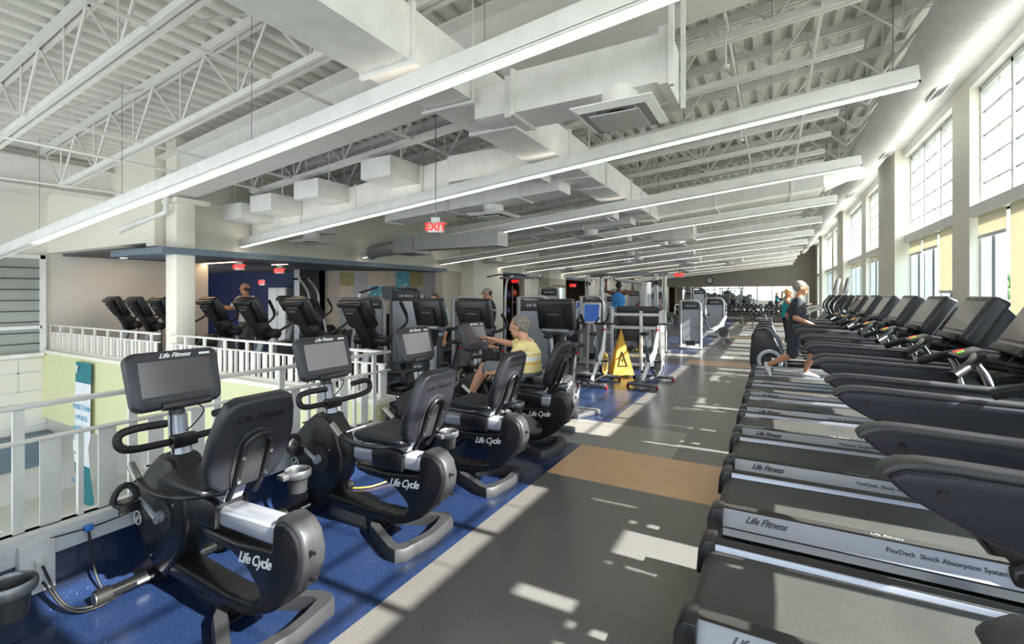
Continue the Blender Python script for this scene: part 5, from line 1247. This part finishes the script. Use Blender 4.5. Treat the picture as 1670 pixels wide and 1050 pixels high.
def person(label, loc, rz, J, skin, shirt, pants, hairc, vox=.012, hair='short', sleeve=.55, leg=1.0, sc=1.0, shoes=(230, 230, 232), fem=False, stripes=None, hat=None, hands=None, scale_shirt=1.0):
    r = thing('person', label, 'person', loc, rz)
    V = lambda k: Vector(J[k])
    w = .155 if fem else .175
    b = MB()
    pel, che, nek, hd = V('pelvis'), V('chest'), V('neck'), V('head')
    wst = pel.lerp(che, .5)
    b.tube([pel - (che - pel) * .22, pel, wst, che, che.lerp(nek, .62), nek], 0, skin, 18, rs=[(w * .7, .09), (w, .115), (w * .84, .10), (w * .98, .118), (w * .7, .085), (.055, .055)])
    fd = Vector(J.get('face', (1, 0, 0))).normalized(); upv = (hd - nek).normalized(); upv = (upv - fd * upv.dot(fd)).normalized(); sd = upv.cross(fd).normalized()
    MH = Matrix((fd, sd, upv)).transposed().to_4x4(); MH.translation = hd
    H_ = lambda p: MH @ Vector(p)
    b.tube([nek - Vector((0, 0, .03)), nek.lerp(hd, .5), H_((-.02, 0, -.03))], 0, skin, 12, rs=[.062, .052, .056])
    R3 = MH.to_3x3().to_4x4()
    b.ball(H_((-.008, 0, .025)), (.095, .074, .095), skin, 18, 14, mtx=R3); b.ball(H_((.028, 0, -.045)), (.058, .054, .065), skin, 16, 12, mtx=R3)
    b.ball(H_((.052, 0, -.098)), (.022, .024, .018), skin, 10, 8, mtx=R3)
    b.tube([H_((.080, 0, .022)), H_((.098, 0, -.012)), H_((.106, 0, -.028))], 0, skin, 8, rs=[.009, .012, .015]); b.ball(H_((.088, 0, -.062)), (.01, .024, .009), skin, 8, 6, mtx=R3)
    for s in (-1, 1):
        b.ball(H_((-.012, s * .077, -.005)), (.019, .009, .031), skin, 10, 8, mtx=R3); b.ball(H_((.078, s * .03, .028)), (.012, .024, .009), skin, 8, 6, mtx=R3)
    for S, s in (('L', 1), ('R', -1)):
        sh, el, wr, hp, kn, an = (V(S + k) for k in ('sh', 'el', 'wr', 'hip', 'kn', 'an'))
        f = .88 if fem else 1
        seg(b, che.lerp(nek, .5), sh, .07 * f, .062 * f, skin); seg(b, sh, el, .056 * f, .042 * f, skin); seg(b, el, wr, .043 * f, .027 * f, skin, 1.1)
        seg(b, hp, kn, .092, .058, skin); seg(b, kn, an, .058, .037, skin, 1.18)
        hdn = (hands or {}).get(S, {}); d = Vector(hdn.get('d', (wr - el))); hand(b, wr, d, hdn.get('up', (0, 0, 1)), s, hdn.get('curl', .6), hdn.get('point', False), skin)
        toe = Vector(J.get(S + 'toe', an + Vector((.17, 0, -.05)))); seg(b, an, an.lerp(toe, .9), .035, .028, skin)
    body = b.build('body', r); remesh(body, vox)
    # face details
    b = MB()
    for s in (-1, 1):
        b.ball(H_((.083, s * .031, .014)), (.009, .013, .009), WTXT, 10, 8, mtx=R3); b.ball(H_((.0895, s * .031, .014)), (.004, .006, .006), BLACK, 8, 6, mtx=R3)
        b.tube([H_((.092, s * .016, .036)), H_((.092, s * .033, .042)), H_((.082, s * .052, .036))], .003, mat('brow_' + hairc_name(hairc), hairc, .7), 6)
    b.tube([H_((.084, -.022, -.063)), H_((.097, 0, -.062)), H_((.084, .022, -.063))], .0045, mat('lips', (168, 92, 84), .5), 6)
    b.build('face_features', r)
    # hair
    HM = mat('hair_' + hairc_name(hairc), hairc, .65, var=.35, scale=40, bump=.6, bscale=60)
    if hair != 'none':
        b = MB(); big = 1.14 if hair == 'full' else 1.06
        b.ball(H_((-.022, 0, .036)), (.094 * big, .077 * big, .09 * big), HM, 18, 14, mtx=R3)
        if hair in ('full', 'pony'):
            rnd = random.Random(3)
            for k in range(30):
                a = rnd.uniform(0, 2 * PI); e_ = rnd.uniform(-.55, 1.3); x_ = -.03 + .08 * math.cos(e_) * math.cos(a)
                if x_ > .03 and e_ < .75: continue
                b.ball(H_((x_, .072 * math.cos(e_) * math.sin(a), .035 + .078 * math.sin(e_))), (.03, .028, .026), HM, 8, 6, mtx=R3)
            b.ball(H_((-.055, 0, -.02)), (.055, .062, .06), HM, 14, 10, mtx=R3)
        else: b.ball(H_((-.045, 0, -.01)), (.05, .066, .055), HM, 14, 10, mtx=R3)
        if hair == 'pony': b.tube([H_((-.1, 0, .05)), H_((-.16, 0, .03)), H_((-.17, 0, -.08)), H_((-.15, 0, -.14))], 0, HM, 10, rs=[.02, .03, .028, .01])
        h_ = b.build('hair', r); remesh(h_, .008, 2)
        # trim hair away from the face
        me = h_.data; MI = MH.inverted()
        for v in me.vertices:
            p = MI @ v.co
            lim = .058 if p.z > .075 else (.03 if p.z > .03 else -.004)
            if p.x > lim: v.co = MH @ Vector((lim - (p.x - lim) * .15, p.y * .93, p.z * .97))
        me.materials.clear(); me.materials.append(HM)
    elif hairc:
        b = MB(); b.ball(H_((-.045, 0, .0)), (.06, .08, .05), HM, 16, 10, mtx=R3); b.build('hair', r)
    if hat:
        HT = mat('cap_cloth', hat, .8, var=.3, scale=25); b = MB(); b.ball(H_((-.015, 0, .055)), (.106, .088, .075), HT, 16, 12, mtx=R3); b.prism([(.07, -.06), (.15, -.045), (.165, 0), (.15, .045), (.07, .06)], .052, .062, mat('cap_brim', (40, 38, 38), .8), axis='Z', bev=.004, mtx=MH); b.build('cap', r)
    # clothes
    SM = mat('shirt_' + hairc_name(shirt), shirt, .8, var=.05, bump=.3, bscale=40); b = MB(); k = 1.12
    b.tube([pel - (che - pel) * .12, pel, wst, che, che.lerp(nek, .6), che.lerp(nek, .82)], 0, SM, 20, rs=[(w * 1.10, .135), (w * 1.12, .135), (w * 1.0 * scale_shirt, .125), (w * 1.08, .135), (w * .82, .103), (.075, .07)])
    for S in 'LR':
        sh, el, wr = (V(S + q) for q in ('sh', 'el', 'wr'))
        seg(b, che.lerp(nek, .45), sh, .085, .072 if sleeve > 0 else .045, SM)
        if 0 < sleeve <= 1: seg(b, sh, sh.lerp(el, sleeve), .070, .064, SM)
        elif sleeve > 1: seg(b, sh, el, .068, .052, SM); seg(b, el, el.lerp(wr, .92), .054, .036, SM)
    t_ = b.build('shirt', r); remesh(t_, max(vox, .010), 3)
    t_.data.materials.clear(); t_.data.materials.append(SM)
    if stripes:
        for kk, (c_, z0, z1) in enumerate(stripes):
            m2 = mat('shirt_stripe_%s' % hairc_name(c_), c_, .8); t_.data.materials.append(m2); idx = len(t_.data.materials) - 1
            for p in t_.data.polygons:
                if z0 < p.center.z < z1: p.material_index = idx
    if pants:
        PM = mat('pants_' + hairc_name(pants), pants, .8, var=.08, bump=.3, bscale=30); b = MB()
        b.tube([pel - (che - pel) * .35, pel, pel.lerp(wst, .5)], 0, PM, 18, rs=[(w * .9, .12), (w * 1.06, .128), (w * .98, .12)])
        for S in 'LR':
            hp, kn, an = (V(S + q) for q in ('hip', 'kn', 'an'))
            if leg < .5: seg(b, hp, hp.lerp(kn, leg * 2), .106, .09, PM)
            else: seg(b, hp, kn, .104, .072, PM); seg(b, kn, kn.lerp(an, (leg - .5) * 2), .072, .052, PM)
        p_ = b.build('trousers' if leg > .5 else 'shorts', r); remesh(p_, max(vox, .010), 3); p_.data.materials.clear(); p_.data.materials.append(PM)
    KM = mat('shoe_' + hairc_name(shoes), shoes, .6)
    for S in 'LR':
        an = V(S + 'an'); toe = Vector(J.get(S + 'toe', an + Vector((.17, 0, -.05)))); b = MB(); d = toe - an
        b.tube([an - d * .35 + Vector((0, 0, -.03)), an + Vector((0, 0, -.035)), an.lerp(toe, .55) + Vector((0, 0, -.01)), toe], 0, KM, 12, rs=[(.034, .03), (.044, .05), (.046, .036), (.03, .02)]); b.ball(toe, (.03, .034, .022), KM, 10, 8); b.ball(an - d * .35 + Vector((0, 0, -.03)), .032, KM, 10, 8)
        o_ = b.build('shoe', r); remesh(o_, .008, 2); o_.data.materials.clear(); o_.data.materials.append(KM)
    r.scale = (sc, sc, sc)
    return r
def hairc_name(c): return '%02x%02x%02x' % tuple(int(v) for v in c)

# woman on the fourth visible recumbent bike (faces the railing, -x in the hall)
X_, Y_ = -2.30, 4.52
wl = lambda X, Y, Z: (X_ - X, Y_ - Y, Z)
woman = dict(pelvis=wl(-2.30, 4.52, .83), chest=wl(-2.31, 4.52, 1.0), neck=wl(-2.345, 4.52, 1.155), head=wl(-2.43, 4.52, 1.285), face=(1, .12, -.12),
    Lsh=wl(-2.33, 4.36, 1.08), Lel=wl(-2.42, 4.31, .86), Lwr=wl(-2.62, 4.30, .80), Rsh=wl(-2.39, 4.68, 1.09), Rel=wl(-2.62, 4.68, 1.08), Rwr=wl(-2.83, 4.62, 1.13),
    Lhip=wl(-2.38, 4.43, .80), Lkn=wl(-2.80, 4.40, .83), Lan=wl(-2.99, 4.36, .45), Rhip=wl(-2.38, 4.61, .80), Rkn=wl(-2.72, 4.66, .68), Ran=wl(-2.88, 4.70, .34), Ltoe=wl(-3.16, 4.33, .50), Rtoe=wl(-3.05, 4.70, .39))
person('older woman with short grey hair and yellow striped shirt, pointing at the bike screen', (X_, Y_, 0), PI, woman, mat('fair_skin', (214, 160, 132), .5, var=.05), (248, 228, 160), (120, 124, 130), (136, 126, 116), vox=.0065, hair='full', sleeve=.62, leg=.42, fem=True,
    stripes=[((238, 196, 96), .905, .925), ((248, 246, 240), .94, .985), ((238, 196, 96), 1.0, 1.012), ((248, 246, 240), 1.02, 1.03)], hands={'R': dict(d=(.22, .02, .04), up=(0, .2, 1), curl=.5, point=True), 'L': dict(d=(.2, 0, -.03), up=(0, 1, .6), curl=.9)}, scale_shirt=1.08)
# runner on the treadmill
run = dict(pelvis=(0, 0, 1.12), chest=(.02, 0, 1.38), neck=(.03, 0, 1.60), head=(.07, 0, 1.74), face=(1, 0, .05), Lsh=(.02, .19, 1.53), Lel=(-.12, .25, 1.28), Lwr=(.12, .22, 1.18), Rsh=(.02, -.19, 1.53), Rel=(-.02, -.25, 1.26), Rwr=(.22, -.24, 1.16),
    Lhip=(.02, .09, 1.06), Lkn=(.26, .09, .72), Lan=(.12, .09, .36), Rhip=(-.02, -.09, 1.06), Rkn=(-.06, -.09, .66), Ran=(-.42, -.09, .46), Rtoe=(-.38, -.09, .30), Ltoe=(.30, .09, .30))
person('man with grey hair and dark grey T-shirt running on a treadmill by the windows', (.34, 9.0, 0), 0, run, SKIN, (50, 54, 62), (60, 64, 76), (150, 146, 142), vox=.01, sleeve=.7, leg=.48, shoes=(236, 236, 240))
# bald man in white
stand = lambda: dict(pelvis=(0, 0, .98), chest=(.01, 0, 1.24), neck=(.02, 0, 1.47), head=(.05, 0, 1.61), face=(1, 0, -.05), Lsh=(.02, .19, 1.41), Lel=(.03, .24, 1.13), Lwr=(.12, .22, .89), Rsh=(.02, -.19, 1.41), Rel=(.03, -.24, 1.13), Rwr=(.12, -.22, .89), Lhip=(0, .09, .93), Lkn=(.03, .10, .50), Lan=(0, .10, .09), Rhip=(0, -.09, .93), Rkn=(.03, -.10, .50), Ran=(0, -.10, .09), Ltoe=(.18, .11, .03), Rtoe=(.18, -.11, .03))
j = stand(); j.update(Lel=(.18, .27, 1.22), Lwr=(.42, .22, 1.27), Rel=(.16, -.26, 1.2), Rwr=(.42, -.18, 1.2)); 
person('bald man in a white T-shirt with arms raised forward, behind the cross trainers', (-10.2, 6.25, 0), math.radians(205), j, SKIN, (226, 226, 226), (110, 112, 118), (90, 84, 78), hair='none', sleeve=.6, leg=.45, sc=1.09)
# man in the cap
j = stand(); j.update(Lel=(.12, .25, 1.16), Lwr=(.27, .02, 1.17), Rel=(.12, -.25, 1.14), Rwr=(.27, -.0, 1.13), head=(.08, 0, 1.59), face=(1, .1, -.35))
person('man in a black jacket and grey cap standing with folded arms before the cream pier', (-5.45, 8.85, 0), math.radians(215), j, SKIN, (34, 34, 38), (62, 72, 92), (60, 50, 44), sleeve=2, leg=1, hat=(170, 160, 150), sc=1.03)
# man doing pull-ups
j = dict(pelvis=(0, 0, 1.22), chest=(.0, 0, 1.50), neck=(.02, 0, 1.74), head=(.06, 0, 1.87), face=(1, 0, .2), Lsh=(0, .2, 1.68), Lel=(.1, .38, 1.72), Lwr=(.08, .36, 1.97), Rsh=(0, -.2, 1.68), Rel=(.1, -.38, 1.72), Rwr=(.08, -.36, 1.97), Lhip=(0, .09, 1.17), Lkn=(.08, .09, .78), Lan=(-.22, .09, .52), Rhip=(0, -.09, 1.17), Rkn=(.1, -.09, .78), Ran=(-.2, -.09, .55), Ltoe=(-.28, .09, .36), Rtoe=(-.26, -.09, .38))
person('man in a bright blue sleeveless shirt hanging from the pull-up bar', (-3.72, 12.75, 0), math.radians(95), j, SKIN2, (62, 150, 226), (54, 62, 78), (30, 24, 22), sleeve=0, leg=.9, hands={'L': dict(d=(.02, 0, .1), curl=1.4), 'R': dict(d=(.02, 0, .1), curl=1.4)}, shoes=(40, 40, 44))
# seated people
sit = lambda: dict(pelvis=(0, 0, .62), chest=(.0, 0, .88), neck=(.02, 0, 1.11), head=(.06, 0, 1.25), face=(1, 0, 0), Lsh=(.02, .19, 1.05), Lel=(.12, .25, .80), Lwr=(.36, .2, .78), Rsh=(.02, -.19, 1.05), Rel=(.12, -.25, .80), Rwr=(.36, -.2, .78), Lhip=(.05, .09, .60), Lkn=(.46, .12, .58), Lan=(.46, .12, .12), Rhip=(.05, -.09, .60), Rkn=(.46, -.12, .58), Ran=(.46, -.12, .12), Ltoe=(.64, .13, .05), Rtoe=(.64, -.13, .05))
person('man in a pale blue T-shirt looking down, above the left upright bike console', (-5.3, 6.7, 0), math.radians(-70), stand(), SKIN, (160, 196, 208), (90, 90, 96), (96, 66, 48), sleeve=.7, leg=1, sc=.95)
person('man with thinning grey hair seated low between the two left upright bikes', (-4.42, 6.75, 0), math.radians(20), sit(), SKIN, (90, 94, 100), (60, 60, 66), (120, 108, 100), sleeve=.7, leg=1, sc=.98)
person('seated person with dark hair behind the man in the cap, facing away', (-4.75, 9.9, 0), math.radians(100), sit(), SKIN2, (50, 52, 58), (50, 52, 58), (30, 26, 24), sleeve=.7, leg=1)
person('person with auburn hair and red top seated by the pulldown machine', (-3.55, 14.3, 0), math.radians(-60), sit(), SKIN, (176, 50, 60), (40, 40, 44), (140, 70, 44), sleeve=.5, leg=1, hair='full', fem=True)
j = sit(); j.update(Lel=(.1, .32, 1.2), Lwr=(.2, .2, 1.42), Rel=(.1, -.32, 1.2), Rwr=(.2, -.2, 1.42))
person('person in a navy top pressing overhead above the pad rack', (-3.35, 15.2, 0), math.radians(-80), j, SKIN, (32, 40, 84), (40, 40, 44), (150, 100, 70), sleeve=.4, leg=1)
j = stand(); j.update(Lel=(.2, .26, 1.2), Lwr=(.42, .24, 1.3), Rel=(.2, -.26, 1.2), Rwr=(.42, -.24, 1.3))
person('woman with a blonde ponytail and teal top on the far cross trainers', (.35, 15.1, 0), math.radians(-5), j, SKIN, (20, 150, 160), (36, 36, 40), (206, 166, 110), sleeve=0, leg=1, hair='pony', fem=True, sc=1.03)

for nm in ('wall_atrium', 'window_11'): bpy.data.objects[nm].location.x += .17
